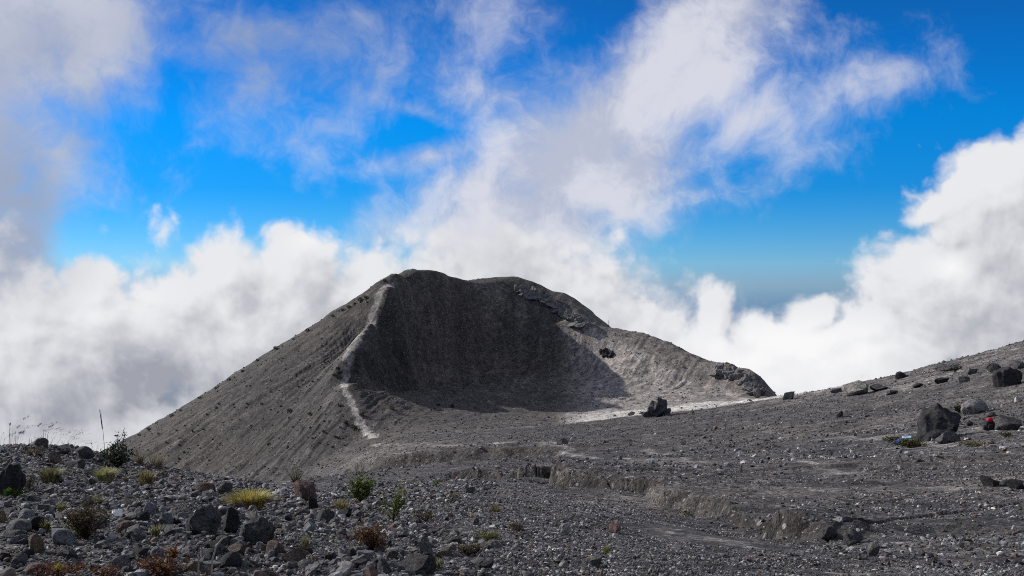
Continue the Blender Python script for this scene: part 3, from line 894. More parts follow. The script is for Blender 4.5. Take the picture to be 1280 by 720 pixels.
# ---- stones one can point to
NAMED = [
    (8, 620, 40, 40, 'near-black', 'craggy', 'black rounded boulder cut by the left edge of the photo'),
    (252, 670, 48, 38, 'dark grey', 'craggy', 'big dark cracked boulder, left one of the pair below the yellow grass cushion'),
    (319, 681, 48, 37, 'dark grey', 'craggy', 'big dark brownish boulder, right one of the pair below the yellow grass cushion'),
    (287, 666, 20, 32, 'near-black', 'angular', 'narrow black boulder wedged in the gap between the two big dark boulders'),
    (297, 694, 26, 22, 'brown', 'angular', 'brownish angular stone at the foot of the gap between the two big boulders'),
    (381, 626, 32, 28, 'reddish brown', 'angular', 'reddish brown angular boulder on the scree crest, left of a bushy shrub'),
    (390, 638, 14, 18, 'near-black', 'angular', 'small upright black stone against the foot of the reddish brown boulder'),
    (252, 616, 32, 13, 'reddish brown', 'rounded', 'low reddish brown slab upslope of the yellow grass cushion'),
    (281, 617, 19, 15, 'dark grey', 'rounded', 'dark rounded stone touching the right end of the low reddish slab'),
    (367, 706, 34, 22, 'brown', 'flat', 'flat topped brown block near the bottom edge, right of the big boulders'),
    (342, 696, 28, 20, 'brown', 'angular', 'brown broken stone directly left of the flat topped brown block'),
    (523, 719, 56, 30, 'dark grey', 'angular', 'largest grey angular block at the bottom edge, left of centre'),
    (43, 691, 20, 24, 'tan', 'rounded', 'yellowish tan stone with lichen standing near the lower left corner'),
    (1, 655, 14, 18, 'tan', 'rounded', 'tan stone half cut by the left edge below the black boulder'),
    (20, 666, 34, 16, 'grey', 'rounded', 'wide rounded grey stone near the left edge, above the tan lichen stone'),
    (44, 662, 20, 17, 'near-black', 'rounded', 'black rounded stone between the wide grey stone and the brown heath clump'),
    (30, 699, 24, 11, 'near-black', 'flat', 'low black stone just left of and below the tan lichen stone'),
    (73, 682, 34, 20, 'blue-grey', 'flat', 'flat topped bluish grey block right of the tan lichen stone'),
    (150, 712, 34, 17, 'grey', 'flat', 'flat grey slab above the red leaved plants at the bottom edge'),
    (195, 698, 20, 14, 'blue-grey', 'rounded', 'smooth rounded bluish stone right of the flat grey slab'),
    (44, 720, 32, 15, 'reddish brown', 'rounded', 'purplish brown rounded stone on the bottom edge near the left corner'),
    (240, 716, 26, 15, 'tan', 'angular', 'tan brown stone at the bottom edge beside the curved dry stalk'),
    (256, 700, 14, 15, 'pale grey', 'angular', 'pale pointed stone behind the curved dry stalk'),
    (325, 690, 15, 13, 'pale grey', 'angular', 'pale tilted stone in front of the right big boulder'),
    (403, 653, 30, 15, 'dark grey', 'flat', 'long dark slab downslope of the reddish brown boulder'),
    (432, 646, 20, 15, 'near-black', 'angular', 'black angular stone below the bushy shrub on the scree crest'),
    (392, 648, 14, 11, 'pale grey', 'angular', 'pale chip leaning on the left end of the long dark slab'),
    (103, 572, 24, 14, 'dark grey', 'rounded', 'dark rounded stone on the left skyline, nearest the dark leafy shrub'),
    (50, 559, 18, 12, 'dark grey', 'rounded', 'dark rounded stone on the skyline in the middle of the feathery grass'),
    (78, 567, 24, 11, 'dark grey', 'flat', 'low dark slab on the skyline between two rounded dark stones'),
    (64, 580, 20, 16, 'brown', 'angular', 'brownish block just below the left skyline among dry stems'),
    (90, 586, 28, 12, 'dark grey', 'flat', 'wide dark slab below the skyline slab, upslope of the olive grass'),
    (187, 645, 24, 18, 'blue-grey', 'angular', 'pointed bluish grey stone between the white scraps and the left big boulder'),
    (770, 666, 20, 15, 'pinkish', 'angular', 'pinkish angular stone lying on the dark gravel left of the gully'),
    (768, 672, 10, 5, 'whitish', 'flat', 'small flat white stone just in front of the pinkish stone'),
    (742, 708, 24, 18, 'grey', 'angular', 'grey block on the gravel near the bottom edge, right of centre'),
    (706, 668, 15, 14, 'pale grey', 'rounded', 'pale rounded stone on the gravel left of the pinkish stone'),
    (529, 694, 24, 21, 'grey', 'angular', 'grey angular stone upslope of the largest bottom block'),
    (588, 617, 15, 9, 'dark grey', 'angular', 'dark stone alone on the far edge of the scree, below the gully bank'),
    (430, 712, 20, 13, 'pale grey', 'angular', 'pale angular stone left of the largest bottom block'),
    (1175, 549, 62, 44, 'near-black', 'jagged', 'huge dark boulder on the right plain with a mossy foot'),
    (1188, 553, 30, 14, 'dark grey', 'flat', 'low dark block leaning on the front of the huge boulder'),
    (1222, 517, 34, 18, 'grey', 'rounded', 'grey rounded boulder upslope behind the huge dark boulder'),
    (1263, 482, 36, 24, 'near-black', 'craggy', 'large black boulder on the right slope close to the right edge'),
    (1240, 608, 24, 13, 'near-black', 'angular', 'black stone, left one of the three in a row by the right edge'),
    (1258, 608, 13, 8, 'dark grey', 'rounded', 'smallest and middle stone of the three in a row by the right edge'),
    (1275, 612, 24, 14, 'near-black', 'angular', 'black stone cut by the right edge, last of the three in a row'),
    (1262, 538, 34, 17, 'dark grey', 'flat', 'dark low boulder directly right of the backpack'),
    (1076, 493, 38, 23, 'tan', 'angular', 'big pale whitish boulder sitting on the saddle skyline'),
    (1127, 473, 15, 9, 'near-black', 'rounded', 'dark rounded boulder sitting on the skyline right of the whitish boulder'),
    (1046, 491, 16, 6, 'dark grey', 'flat', 'low dark rock on the skyline left of the whitish boulder'),
    (988, 499, 18, 11, 'dark grey', 'angular', 'dark rock on the skyline just right of the end of the hill'),
    (1150, 484, 15, 7, 'near-black', 'angular', 'black rock on the slope below the skyline boulder, left of the halfway rock'),
    (1116, 493, 17, 7, 'dark grey', 'jagged', 'dark rock low on the slope, right of the ragged rock by the whitish boulder'),
    (1276, 461, 16, 11, 'dark grey', 'angular', 'dark angular rock cut by the right edge above the large black boulder'),
    (1218, 467, 14, 7, 'near-black', 'angular', 'small black rock between the flat dark rock and the upslope black rock'),
    (1100, 488, 22, 8, 'dark grey', 'jagged', 'dark ragged rock touching the right side of the whitish boulder'),
    (790, 519, 12, 6, 'dark grey', 'angular', 'small dark rock on the pale dust left of the rock spire'),
    (702, 556, 18, 7, 'dark grey', 'flat', 'dark flat slab alone on the middle plain below the pale hollow'),
    (1243, 465, 20, 11, 'near-black', 'angular', 'black rock on the right slope, upslope left of the large black boulder'),
    (1177, 479, 20, 10, 'near-black', 'angular', 'dark rock halfway up the right slope, below the skyline boulder'),
    (1205, 478, 22, 9, 'dark grey', 'flat', 'flat dark rock on the right slope, left of the large black boulder'),
    (1051, 521, 9, 8, 'near-black', 'angular', 'small black stone on the plain left of the huge dark boulder'),
    (1095, 695, 18, 24, 'grey', 'angular', 'upright grey block at the right end of the broken gully rocks'),
    (1066, 680, 30, 18, 'dark grey', 'jagged', 'dark jagged block in the broken rocks of the near gully'),
    (1040, 674, 26, 16, 'dark grey', 'jagged', 'dark jagged block nearest the overhang of the near gully'),
    (1050, 655, 16, 12, 'pale grey', 'angular', 'pale broken stone on the lip above the gully rocks'),
    (1080, 662, 22, 12, 'dark grey', 'angular', 'dark angular stone on the lip right of the pale broken one'),
    (1213, 532, 8, 5, 'near-black', 'rounded', 'small black stone on the dust between the huge boulder and the backpack'),
    (895, 537, 7, 6, 'tan', 'angular', 'small yellowish stone on the dark plain in front of the pale strip'),
    (855, 556, 9, 6, 'grey', 'angular', 'small grey stone on the middle plain right of the light track'),
    (1240, 521, 12, 6, 'dark grey', 'rounded', 'dark greenish stone just behind the backpack'),
    (1273, 503, 8, 8, 'whitish', 'angular', 'small whitish stone near the right edge, below the large black boulder'),
]
for r_ in NAMED:
    big = r_[2] > 30
    add_rock(r_[0], r_[1], r_[2], r_[3], r_[4], r_[5], r_[6], sub=5 if r_[2] > 44 else 4 if r_[2] > 18 else 3, cat='boulder' if big else 'rock', name='boulder' if big else 'rock')


# ---- outcrops of broken lava: one lumpy mesh each
def outcrop(name, label, parts, col, seed, cat='rock outcrop', depthf=1.0, near=0.12):
    """parts: (column, row of the foot, width, height) of the teeth that make up one outcrop"""
    r = np.random.default_rng(seed)
    V, F, off = [], [], 0
    base = place(*parts[0][:2])
    for k, (px, py, w, h) in enumerate(parts):
        P = place(px, py)
        P = P if abs(P[1] - base[1]) < near * base[1] else np.array([(px - 640) / FPX * base[1], base[1], ground_z((px - 640) / FPX * base[1], base[1])])
        sc = P[1] / FPX
        v, f = rock_shape(seed * 31 + k, 4, 'jagged', 0.16)
        v = v * np.array([w * sc / 2, w * sc / 2 * depthf * r.uniform(.8, 1.3), h * sc * 0.62])
        a = r.uniform(-.5, .5); tl = r.uniform(-.2, .2)
        v = np.stack([v[:, 0] * math.cos(a) - v[:, 1] * math.sin(a) + v[:, 2] * tl, v[:, 0] * math.sin(a) + v[:, 1] * math.cos(a), v[:, 2]], 1)
        V.append(v + P + np.array([0, w * sc * 0.2, h * sc * 0.36])); F.append(f + off); off += len(v)
    V = np.concatenate(V); c0 = V.mean(0)
    o = link_mesh(name, V - c0, np.concatenate(F), M_ROCK, smooth=False)
    o.location = c0
    o.color = (*SHADE[col], 1)
    o['label'] = label; o['category'] = cat
    return o


outcrop('rock_spire', 'dark double pointed rock spire standing on the pale hollow below the hill', [(822, 521, 28, 16), (817, 520, 18, 21), (828, 520, 15, 25), (810, 521, 18, 9), (834, 522, 16, 10), (822, 520, 18, 19)], 'dark grey', 5, 'rock spire', near=0.0)
def crag(line, seed, n, w0, w1, h0, h1, drop):
    """teeth of a crag strung along a line of the photograph, over a few broad blocks that tie them together"""
    r = np.random.default_rng(seed)
    ln = [math.hypot(b[0] - a[0], b[1] - a[1]) for a, b in zip(line[:-1], line[1:])]
    cum = np.concatenate([[0], np.cumsum(ln)])
    out = []
    nb = max(3, int(cum[-1] / 9))
    for k in range(nb):
        t = cum[-1] * (k + .5) / nb
        out.append((float(np.interp(t, cum, [q[0] for q in line])), float(np.interp(t, cum, [q[1] for q in line])) + drop, 26, (h0 + h1) / 2))
    for k in range(n):
        t = cum[-1] * r.uniform(0, 1)
        out.append((float(np.interp(t, cum, [q[0] for q in line])) + r.normal(0, 2), float(np.interp(t, cum, [q[1] for q in line])) + r.uniform(0, drop * 1.7), r.uniform(w0, w1), r.uniform(h0, h1)))
    return out


outcrop('rock_outcrop', 'long craggy outcrop along the top of the crater rim, right of the summit', crag([(646, 362), (672, 370), (690, 379), (705, 390), (718, 401), (734, 408)], 61, 80, 5, 12, 6, 12, 5), 'grey', 6, depthf=.8)
outcrop('rock_outcrop', 'small black knob of rock on the inner slope below the craggy rim outcrop', [(758, 446, 10, 12), (765, 447, 9, 8), (752, 443, 9, 8), (760, 447, 6, 13), (755, 446, 6, 10)], 'near-black', 7)
outcrop('rock_outcrop', 'broken craggy cliff forming the right hand end of the hill', crag([(893, 463), (908, 465), (922, 469), (934, 476), (943, 485), (950, 494)], 62, 46, 4, 10, 7, 15, 5), 'grey', 8, depthf=.8)
outcrop('rock_outcrop', 'ragged dark rocks lining the skyline slope behind the whitish boulder', [(1187, 463, 30, 8), (1191, 463, 16, 9), (1183, 463, 18, 8)], 'dark grey', 9)


# ---- the scree: everything too small or too many
def sample_stones():
    out = []
    edges = np.exp(np.linspace(math.log(5.6), math.log(300), 46))
    for r0, r1 in zip(edges[:-1], edges[1:]):
        R = math.sqrt(r0 * r1)
        area = 0.5 * (r1 * r1 - r0 * r0) * math.radians(53)
        px1 = R / FPX
        if R < 36:
            smin = max(0.012, 2.0 * px1); Cc, smax = 0.165, 0.15
        elif R < 190:
            smin = 1.45 * px1; Cc, smax = 0.026, 0.36
        else:
            smin = 1.3 * px1; Cc, smax = 0.036, 0.7
        N = int(min(Cc * smin ** -2.2 * area, 9000))
        th = rng.uniform(math.radians(-26.5), math.radians(26.5), N)
        rad = np.sqrt(rng.uniform(r0 * r0, r1 * r1, N))
        s = smin * (1 - rng.uniform(0, 1, N)) ** (-1 / (1.95 if R < 36 else 2.2))
        ok = s < smax
        out.append(np.stack([th, rad, s], 1)[ok])
    return np.concatenate(out)


st = sample_stones()
sx, sy = np.sin(st[:, 0]) * st[:, 1], np.cos(st[:, 0]) * st[:, 1]
sz, sinf = terrain(sx, sy)
spx, spy = unpix(sx, sy, sz)
size = st[:, 2]
gully = np.array([(418, 604, 118), (470, 600, 70), (530, 597, 60), (640, 596, 54), (690, 603, 45), (740, 615, 34), (790, 626, 27), (840, 638, 23), (880, 650, 19.5), (930, 662, 16.8), (985, 674, 14.0), (1060, 684, 11.5), (1180, 690, 11), (1300, 690, 11)])
lim = np.interp(spx, gully[:, 0], gully[:, 2], left=30)
scree = (st[:, 1] < lim) & (st[:, 1] < 36)
patch = fbm(sx / 1.6, sy / 1.6, 800, 4, 0.6)
coarse = np.clip(1.0 - (spx - 380) / 520, 0.10, 1.0) * np.clip(0.75 + 0.9 * patch, 0.15, 1.4)
u = rng.uniform(0, 1, len(size))
keep = np.where(scree, (u < np.where(size > 0.045, coarse, 0.55 + 0.45 * coarse)), True)
keep &= ~((~scree) & (st[:, 1] < 36) & ((u > 0.34) | (size > 0.11)))
keep &= ~(scree & (spx > 620) & (size > 0.075))
keep &= ~((sinf['hill'] > 0.5) & (rng.uniform(0, 1, len(size)) > 0.7))
# leave the pale dust, the footpath and the beaten tracks fairly clear
for L_ in (TRAIL, *TRACKS):
    d_, _ = seg_dist(sx, sy, L_)
    keep &= np.abs(d_) > 0.7
clus = fbm(sx / 7, sy / 7, 810, 4, 0.6)
keep &= scree | (rng.uniform(0, 1, len(size)) < np.clip(0.62 + 1.3 * clus, 0.10, 1))
keep &= ~((sinf['R'] > 186) & (sinf['R'] < 250) & (sinf['th'] > 0.05) & (sinf['th'] < 0.24) & (rng.uniform(0, 1, len(size)) < 0.8))
# no loose stone inside the named ones
for o_, px_, py_, w_, *_r in ROCKS:
    keep &= (np.hypot(sx - o_.location.x, sy - o_.location.y) > o_.scale.x * 0.8)
st, sx, sy, sz, spx, spy, size, scree = (a[keep] for a in (st, sx, sy, sz, spx, spy, size, scree))
spix = size / st[:, 1] * FPX
n_st = len(size)
asp = rng.uniform(0.65, 1.0, n_st); flat = rng.uniform(0.40, 0.85, n_st); yaw = rng.uniform(0, 6.283, n_st); tilt = rng.normal(0, .25, (n_st, 2))
shade_keys = ['near-black', 'dark grey', 'grey', 'blue-grey', 'pale grey', 'whitish', 'brown', 'reddish brown', 'tan']
prob = np.array([.12, .24, .23, .17, .12, .022, .085, .025, .012]); prob /= prob.sum()
scol = rng.choice(len(shade_keys), n_st, p=prob)
far = st[:, 1] > 60
scol = np.where(far & (rng.uniform(0, 1, n_st) < 0.5), 1, scol)
skind = rng.choice(3, n_st, p=[.72, .10, .18])
kinds = ['angular', 'rounded', 'flat']

# the largest become things of their own
N_OWN = 298 - len(ROCKS)
vis = (spx > 4) & (spx < 1276) & (spy > 300) & (spy < 716) & ((st[:, 1] < 36) | (st[:, 1] > 30))
order = np.argsort(-np.where(vis, spix, 0))
own = order[:N_OWN]
rest = np.ones(n_st, bool); rest[own] = False
for i in own:
    w = spix[i]
    o = bpy.data.objects.new('rock', rock_mesh(kinds[skind[i]], int(rng.integers(0, 12)), 3))
    COL.objects.link(o)
    s = size[i] / 2
    if w > 15 and shade_keys[scol[i]] in ('pale grey', 'whitish'): scol[i] = 2
    fz = s * flat[i]
    o.scale = (s, s * asp[i], fz)
    o.rotation_euler = (tilt[i, 0], tilt[i, 1], yaw[i])
    o.location = (sx[i], sy[i], sz[i] + fz * 0.45)
    o.color = (*(np.array(SHADE[shade_keys[scol[i]]]) * rng.uniform(.8, 1.2)), 1)
    o['category'] = 'rock'
    ROCKS.append([o, float(spx[i]), float(spy[i] - w * .2), float(w), shade_keys[scol[i]], kinds[skind[i]], None])


def stone_field(name, sel, label, cat):
    V, F, T, off = [], [], [], 0
    ids = np.nonzero(sel)[0]
    for sub, mk in ((2, spix[ids] > 5.0), (1, spix[ids] <= 5.0)):
        sel_i = ids[mk]
        lib = [rock_shape(5000 + q, sub, 'angular' if q % 5 else 'flat') for q in range(16)]
        pick = rng.integers(0, 16, len(sel_i))
        for q in range(16):
            ii = sel_i[pick == q]
            if len(ii) == 0: continue
            v, f = lib[q]
            s = size[ii] / 2
            vv = v[None] * np.stack([s, s * asp[ii], s * flat[ii]], 1)[:, None]
            ca, sa = np.cos(yaw[ii])[:, None], np.sin(yaw[ii])[:, None]
            vx = vv[..., 0] * ca - vv[..., 1] * sa; vy = vv[..., 0] * sa + vv[..., 1] * ca
            vz = vv[..., 2] + vx * tilt[ii, 0][:, None] + vy * tilt[ii, 1][:, None]
            V.append((np.stack([vx, vy, vz], -1) + np.stack([sx[ii], sy[ii], sz[ii] + s * flat[ii] * 0.35], 1)[:, None]).reshape(-1, 3))
            F.append((f[None] + (np.arange(len(ii)) * len(v))[:, None, None]).reshape(-1, 3) + off)
            off += len(ii) * len(v)
            cc = np.array([SHADE[shade_keys[k]] for k in scol[ii]]) * rng.uniform(.75, 1.25, (len(ii), 1))
            T.append(np.repeat(np.concatenate([cc, np.ones((len(ii), 1))], 1), len(v), 0))
    o = link_mesh(name, np.concatenate(V), np.concatenate(F), M_SCREE, smooth=False, cols={'tint': np.concatenate(T)})
    o['kind'] = 'stuff'; o['label'] = label; o['category'] = cat
    return o


stone_field('scree', rest & scree, 'loose grey volcanic stones covering the slope in the foreground', 'scree')
stone_field('gravel', rest & ~scree, 'scattered dark stones strewn over the plain and the hill', 'gravel')
print('stones', n_st, 'scree', int((rest & scree).sum()), 'gravel', int((rest & ~scree).sum()), 'own', len(own), 'smallest own px', float(spix[own].min()))


# ------------------------------------------------------------------ plants
def leaf_material(name):
    m, n, b = new_mat(name)
    base = attr(n, 'tint', 'Color')
    n.put(b.inputs['Base Color'], base)
    b.inputs['Roughness'].default_value = 0.65
    tr = n.node('ShaderNodeBsdfTranslucent'); n.put(tr.inputs['Color'], base)
    mx = n.node('ShaderNodeMixShader'); mx.inputs[0].default_value = 0.35
    out = [q for q in n.t.nodes if q.type == 'OUTPUT_MATERIAL'][0]
    n.t.links.new(b.outputs[0], mx.inputs[1]); n.t.links.new(tr.outputs[0], mx.inputs[2]); n.t.links.new(mx.outputs[0], out.inputs[0])
    return m


M_LEAF = leaf_material('leaf')
M_STEM = leaf_material('dry_stem')


class Geo:
    def __init__(self): self.v, self.f, self.c = [], [], []

    def quad(self, a, b, c, d, col):
        k = len(self.v)
        self.v += [a, b, c, d]; self.f.append((k, k + 1, k + 2, k + 3)); self.c += [col] * 4

    def leaf(self, p, d, ln, wd, col, up=None):
        """a small pointed leaf folded along its middle"""
        d = d / (np.linalg.norm(d) + 1e-9)
        up = np.array([0, 0, 1.0]) if up is None else up
        s = np.cross(d, up); s = s / (np.linalg.norm(s) + 1e-6)
        nn = np.cross(s, d)
        tip = p + d * ln; m = p + d * ln * 0.45
        self.quad(p, m + s * wd / 2 + nn * wd * .12, tip, m - s * wd / 2 + nn * wd * .12, col)

    def tube(self, pts, r0, r1, col, sides=5):
        pts = [np.asarray(q, float) for q in pts]
        k = len(self.v); n = len(pts)
        for i, q in enumerate(pts):
            t = pts[min(i + 1, n - 1)] - pts[max(i - 1, 0)]
            t = t / (np.linalg.norm(t) + 1e-9)
            a = np.cross(t, (0.3, 1, 0.2)); a /= np.linalg.norm(a) + 1e-9; b = np.cross(t, a)
            r = r0 + (r1 - r0) * i / (n - 1)
            for j in range(sides):
                w = 2 * math.pi * j / sides
                self.v.append(q + (a * math.cos(w) + b * math.sin(w)) * r); self.c.append(col)
        for i in range(n - 1):
            for j in range(sides):
                j2 = (j + 1) % sides
                self.f.append((k + i * sides + j, k + i * sides + j2, k + (i + 1) * sides + j2, k + (i + 1) * sides + j))

    def build(self, name, mat, parent=None):
        c = np.concatenate([np.array(self.c), np.ones((len(self.c), 1))], 1)
        return link_mesh(name, np.array(self.v), np.array(self.f), mat, parent, smooth=False, cols={'tint': c})


def vary(col, r, amt=0.35):
    k = r.uniform(1 - amt, 1 + amt)
    return tuple(np.clip(np.array(col) * k * r.uniform(.9, 1.1, 3), 0.004, 1))


PLANTS = []


def thing(name, loc, label, cat, group=None):
    o = bpy.data.objects.new(name, None); COL.objects.link(o)
    o.empty_display_size = 0.05
    o.location = loc
    o['label'] = label; o['category'] = cat; o['kind'] = 'thing'
    if group: o['group'] = group
    return o


def shrub(px, py, w, h, cols, label, name='shrub', cat='shrub', leaf=0.035, count=420, open_=0.5, stems=9, stem_col=(0.05, 0.035, 0.025), seed=0, flowers=None, narrow=0.5):
    r = np.random.default_rng(900 + seed)
    P = place(px, py); sc = P[1] / FPX
    W, H = w * sc / 2 * 1.12, h * sc * 1.08
    t = thing(name, tuple(P), label, cat)
    G, K = Geo(), Geo()
    tips = []
    for i in range(stems):
        a = r.uniform(0, 6.283); rad = math.sqrt(r.uniform(0, 1))
        top = np.array([math.cos(a) * rad * W, math.sin(a) * rad * W * .8, H * (r.uniform(.55, 1.0) * (1 - open_ * rad * .6))])
        mid = top * np.array([.55, .55, .5]) + np.array([0, 0, H * .05])
        K.tube([(top * 0.04), mid * .6, mid, top], H * .022, H * .006, vary(stem_col, r, .2), 4)
        tips.append((mid * .6, mid, top))
    for i in range(count):
        a0, a1, a2 = tips[int(r.integers(0, len(tips)))]
        q = r.uniform(0, 1) ** .7
        base = a0 * (1 - q) ** 2 + 2 * a1 * q * (1 - q) + a2 * q * q
        base = base + r.normal(0, 1, 3) * np.array([W, W, H]) * 0.10
        base[2] = max(base[2], H * .03)
        d = r.normal(0, 1, 3) * np.array([1, 1, .6]) + np.array([0, 0, .55])
        col = cols[int(r.choice(len(cols), p=np.array([.6, .25, .15])[:len(cols)] / sum([.6, .25, .15][:len(cols)])))]
        ls = leaf * r.uniform(.6, 1.35)
        G.leaf(base, d, ls, ls * narrow, vary(col, r, .35), up=np.array([r.normal(), r.normal(), 1.0]))
    K.build('stem', M_STEM, t)
    G.build('foliage', M_LEAF, t)
    PLANTS.append((label, px, py - h / 2))
    return t


def tuft(px, py, w, h, cols, label, name='grass_tuft', cat='grass tuft', blades=160, seed=0, lean=0.6, width=0.006, droop=0.5, heads=None):
    r = np.random.default_rng(1900 + seed)
    P = place(px, py); sc = P[1] / FPX
    W, H = w * sc / 2, h * sc
    t = thing(name, tuple(P), label, cat)
    G = Geo()
    ends = []
    for i in range(blades):
        a = r.uniform(0, 6.283); rad = math.sqrt(r.uniform(0, 1))
        root = np.array([math.cos(a) * rad * W * .55, math.sin(a) * rad * W * .45, 0])
        out = np.array([math.cos(a) * rad + (.9 if heads else 0), math.sin(a) * rad, 0]) + r.normal(0, .25, 3) * np.array([1, 1, 0])
        L = H * r.uniform(.55, 1.1)
        p1 = root + np.array([0, 0, L * .5]) + out * W * lean * .25
        p2 = root + np.array([0, 0, L * (1 - .35 * droop * rad)]) + out * W * lean
        side = np.cross(out + 1e-3, (0, 0, 1.0)); side = side / (np.linalg.norm(side) + 1e-6)
        c = vary(cols[int(r.integers(0, len(cols)))], r, .25)
        wd = width * r.uniform(.6, 1.2)
        G.quad(root - side * wd, root + side * wd, p1 + side * wd * .8, p1 - side * wd * .8, c)
        G.quad(p1 - side * wd * .8, p1 + side * wd * .8, p2 + side * wd * .15, p2 - side * wd * .15, c)
        ends.append((p1, p2))
    G.build('blades', M_LEAF, t)
    if heads:
        K = Geo()
        for i in range(heads):
            p1, p2 = ends[int(r.integers(0, len(ends)))]
            d = p2 - p1
            for q in range(13):
                b = p2 + (d * np.array([1.4, 1, .5])) * .055 * (q - 4)
                K.leaf(b, d / np.linalg.norm(d) + r.normal(0, .5, 3), H * .10, H * .022, vary((.13, .11, .095), r))
        K.build('seed_heads', M_STEM, t)
    PLANTS.append((label, px, py - h / 2))
    return t


GREEN = [(0.085, 0.120, 0.028), (0.135, 0.170, 0.042), (0.045, 0.066, 0.020)]
DKGREEN = [(0.016, 0.028, 0.012), (0.030, 0.045, 0.018), (0.010, 0.016, 0.008)]
HEATH = [(0.075, 0.056, 0.034), (0.12, 0.080, 0.052), (0.055, 0.062, 0.028)]
RED = [(0.120, 0.048, 0.030), (0.075, 0.036, 0.024), (0.085, 0.070, 0.028)]
RUST = [(0.130, 0.068, 0.040), (0.100, 0.066, 0.034), (0.065, 0.066, 0.026)]
STRAW = [(0.30, 0.25, 0.14), (0.22, 0.18, 0.10), (0.14, 0.12, 0.06)]
YELLOW = [(0.52, 0.44, 0.13), (0.40, 0.35, 0.11), (0.24, 0.23, 0.07)]
OLIVE = [(0.15, 0.14, 0.06), (0.10, 0.11, 0.045), (0.20, 0.17, 0.09)]
LIME = [(0.19, 0.20, 0.09), (0.13, 0.15, 0.06), (0.25, 0.24, 0.12)]

shrub(146, 586, 44, 34, DKGREEN, 'dark leafy shrub standing on the left skyline with one tall shoot', leaf=.045, count=900, stems=16, seed=1)
shrub(150, 580, 20, 42, DKGREEN, 'single leafy shoot rising out of the dark skyline shrub', name='shoot', cat='shoot', leaf=.040, count=160, stems=2, open_=.1, seed=2)
shrub(370, 607, 30, 28, GREEN, 'green bush on the scree crest beside the reddish brown boulder', leaf=.045, count=800, stems=14, seed=3)
shrub(451, 628, 30, 36, GREEN, 'upright bright green bush, tallest one on the crest below the footpath', leaf=.05, count=1300, open_=.6, stems=18, seed=4)
shrub(490, 652, 34, 40, [(0.085, 0.125, 0.032), (0.13, 0.16, 0.05), (0.05, 0.07, 0.02)], 'loose thin green sapling between the upright green bush and the rusty heath', name='sapling', cat='sapling', leaf=.05, count=230, stems=6, open_=.2, seed=5)
shrub(467, 690, 56, 36, RUST, 'rusty reddish heath clump in the middle foreground scree', name='heath_clump', cat='heath', leaf=.026, count=1100, stems=26, seed=6, narrow=.45)
shrub(107, 674, 62, 50, HEATH, 'brown heath clump with dry flower heads near the left corner', name='heath_clump', cat='heath', leaf=.024, count=1500, stems=34, seed=7, narrow=.45)
shrub(205, 722, 64, 30, RED, 'red leaved plant mat at the bottom edge below the big boulders', name='red_plant', cat='red plant', leaf=.024, count=620, stems=26, seed=8)
shrub(75, 722, 80, 17, RED, 'low red leaved plant mat along the bottom edge near the left corner', name='red_plant', cat='red plant', leaf=.022, count=420, stems=26, seed=9)
shrub(135, 722, 46, 15, RED, 'small red leaved patch between the two red mats on the bottom edge', name='red_plant', cat='red plant', leaf=.022, count=230, stems=14, seed=10)
shrub(216, 699, 16, 13, [(0.20, 0.075, 0.018), (0.13, 0.06, 0.02), (0.08, 0.05, 0.02)], 'orange leaved sprig right of the smooth bluish stone', name='red_plant', cat='orange plant', leaf=.026, count=130, stems=6, seed=11)
shrub(72, 721, 10, 14, [(0.22, 0.24, 0.03), (0.30, 0.28, 0.04), (0.15, 0.17, 0.03)], 'yellow green leaf tuft at the bottom edge inside the red mat', name='leaf_tuft', cat='leaf tuft', leaf=.05, count=14, stems=3, seed=12)
shrub(17, 622, 34, 10, [(0.06, 0.11, 0.018), (0.09, 0.13, 0.03), (0.04, 0.06, 0.015)], 'bright green low leaves under the black boulder at the left edge', name='leafy_plant', cat='leafy plant', leaf=.05, count=160, stems=8, seed=13)
shrub(36, 612, 22, 16, HEATH, 'small reddish brown heath right of the black boulder at the left edge', name='heath_clump', cat='heath', leaf=.022, count=300, stems=10, seed=14)
shrub(43, 571, 44, 16, HEATH, 'dry brown heath among the stones of the left skyline', name='heath_clump', cat='heath', leaf=.028, count=380, stems=12, seed=15)
shrub(611, 679, 28, 16, LIME, 'pale green cushion plant on the scree at the lower centre', name='cushion_plant', cat='cushion plant', leaf=.022, count=520, stems=20, seed=16)
shrub(757, 694, 11, 14, [(0.16, 0.18, 0.03), (0.11, 0.13, 0.03), (0.2, 0.2, 0.05)], 'tiny yellow green plant on the gravel above the grey bottom block', name='small_plant', cat='small plant', leaf=.024, count=70, stems=5, seed=17)
shrub(546, 609, 14, 9, GREEN, 'small green plant below the middle of the gully bank', name='small_plant', cat='small plant', leaf=.05, count=90, stems=5, seed=18)
shrub(702, 611, 12, 9, LIME, 'mossy yellow green plant at the foot of the gully bank', name='small_plant', cat='small plant', leaf=.05, count=100, stems=5, seed=19)
shrub(857, 645, 20, 12, [(0.05, 0.055, 0.015), (0.10, 0.095, 0.03), (0.03, 0.035, 0.012)], 'dark mossy plant in a hollow of the gully bank', name='small_plant', cat='small plant', leaf=.035, count=200, stems=8, seed=20)
shrub(1199, 517, 11, 12, DKGREEN, 'dark bush between the huge boulder and the grey boulder behind it', leaf=.17, count=240, stems=8, seed=21)
shrub(1137, 560, 42, 12, [(0.05, 0.055, 0.014), (0.09, 0.085, 0.025), (0.035, 0.04, 0.012)], 'mossy mat with rubbish caught in it, left of the huge boulder', name='moss_mat', cat='moss mat', leaf=.11, count=800, stems=26, seed=22)
shrub(1111, 553, 22, 8, [(0.05, 0.06, 0.02), (0.09, 0.09, 0.035), (0.035, 0.04, 0.012)], 'olive mat at the left end of the mossy mat by the huge boulder', name='moss_mat', cat='moss mat', leaf=.11, count=320, stems=12, seed=23)
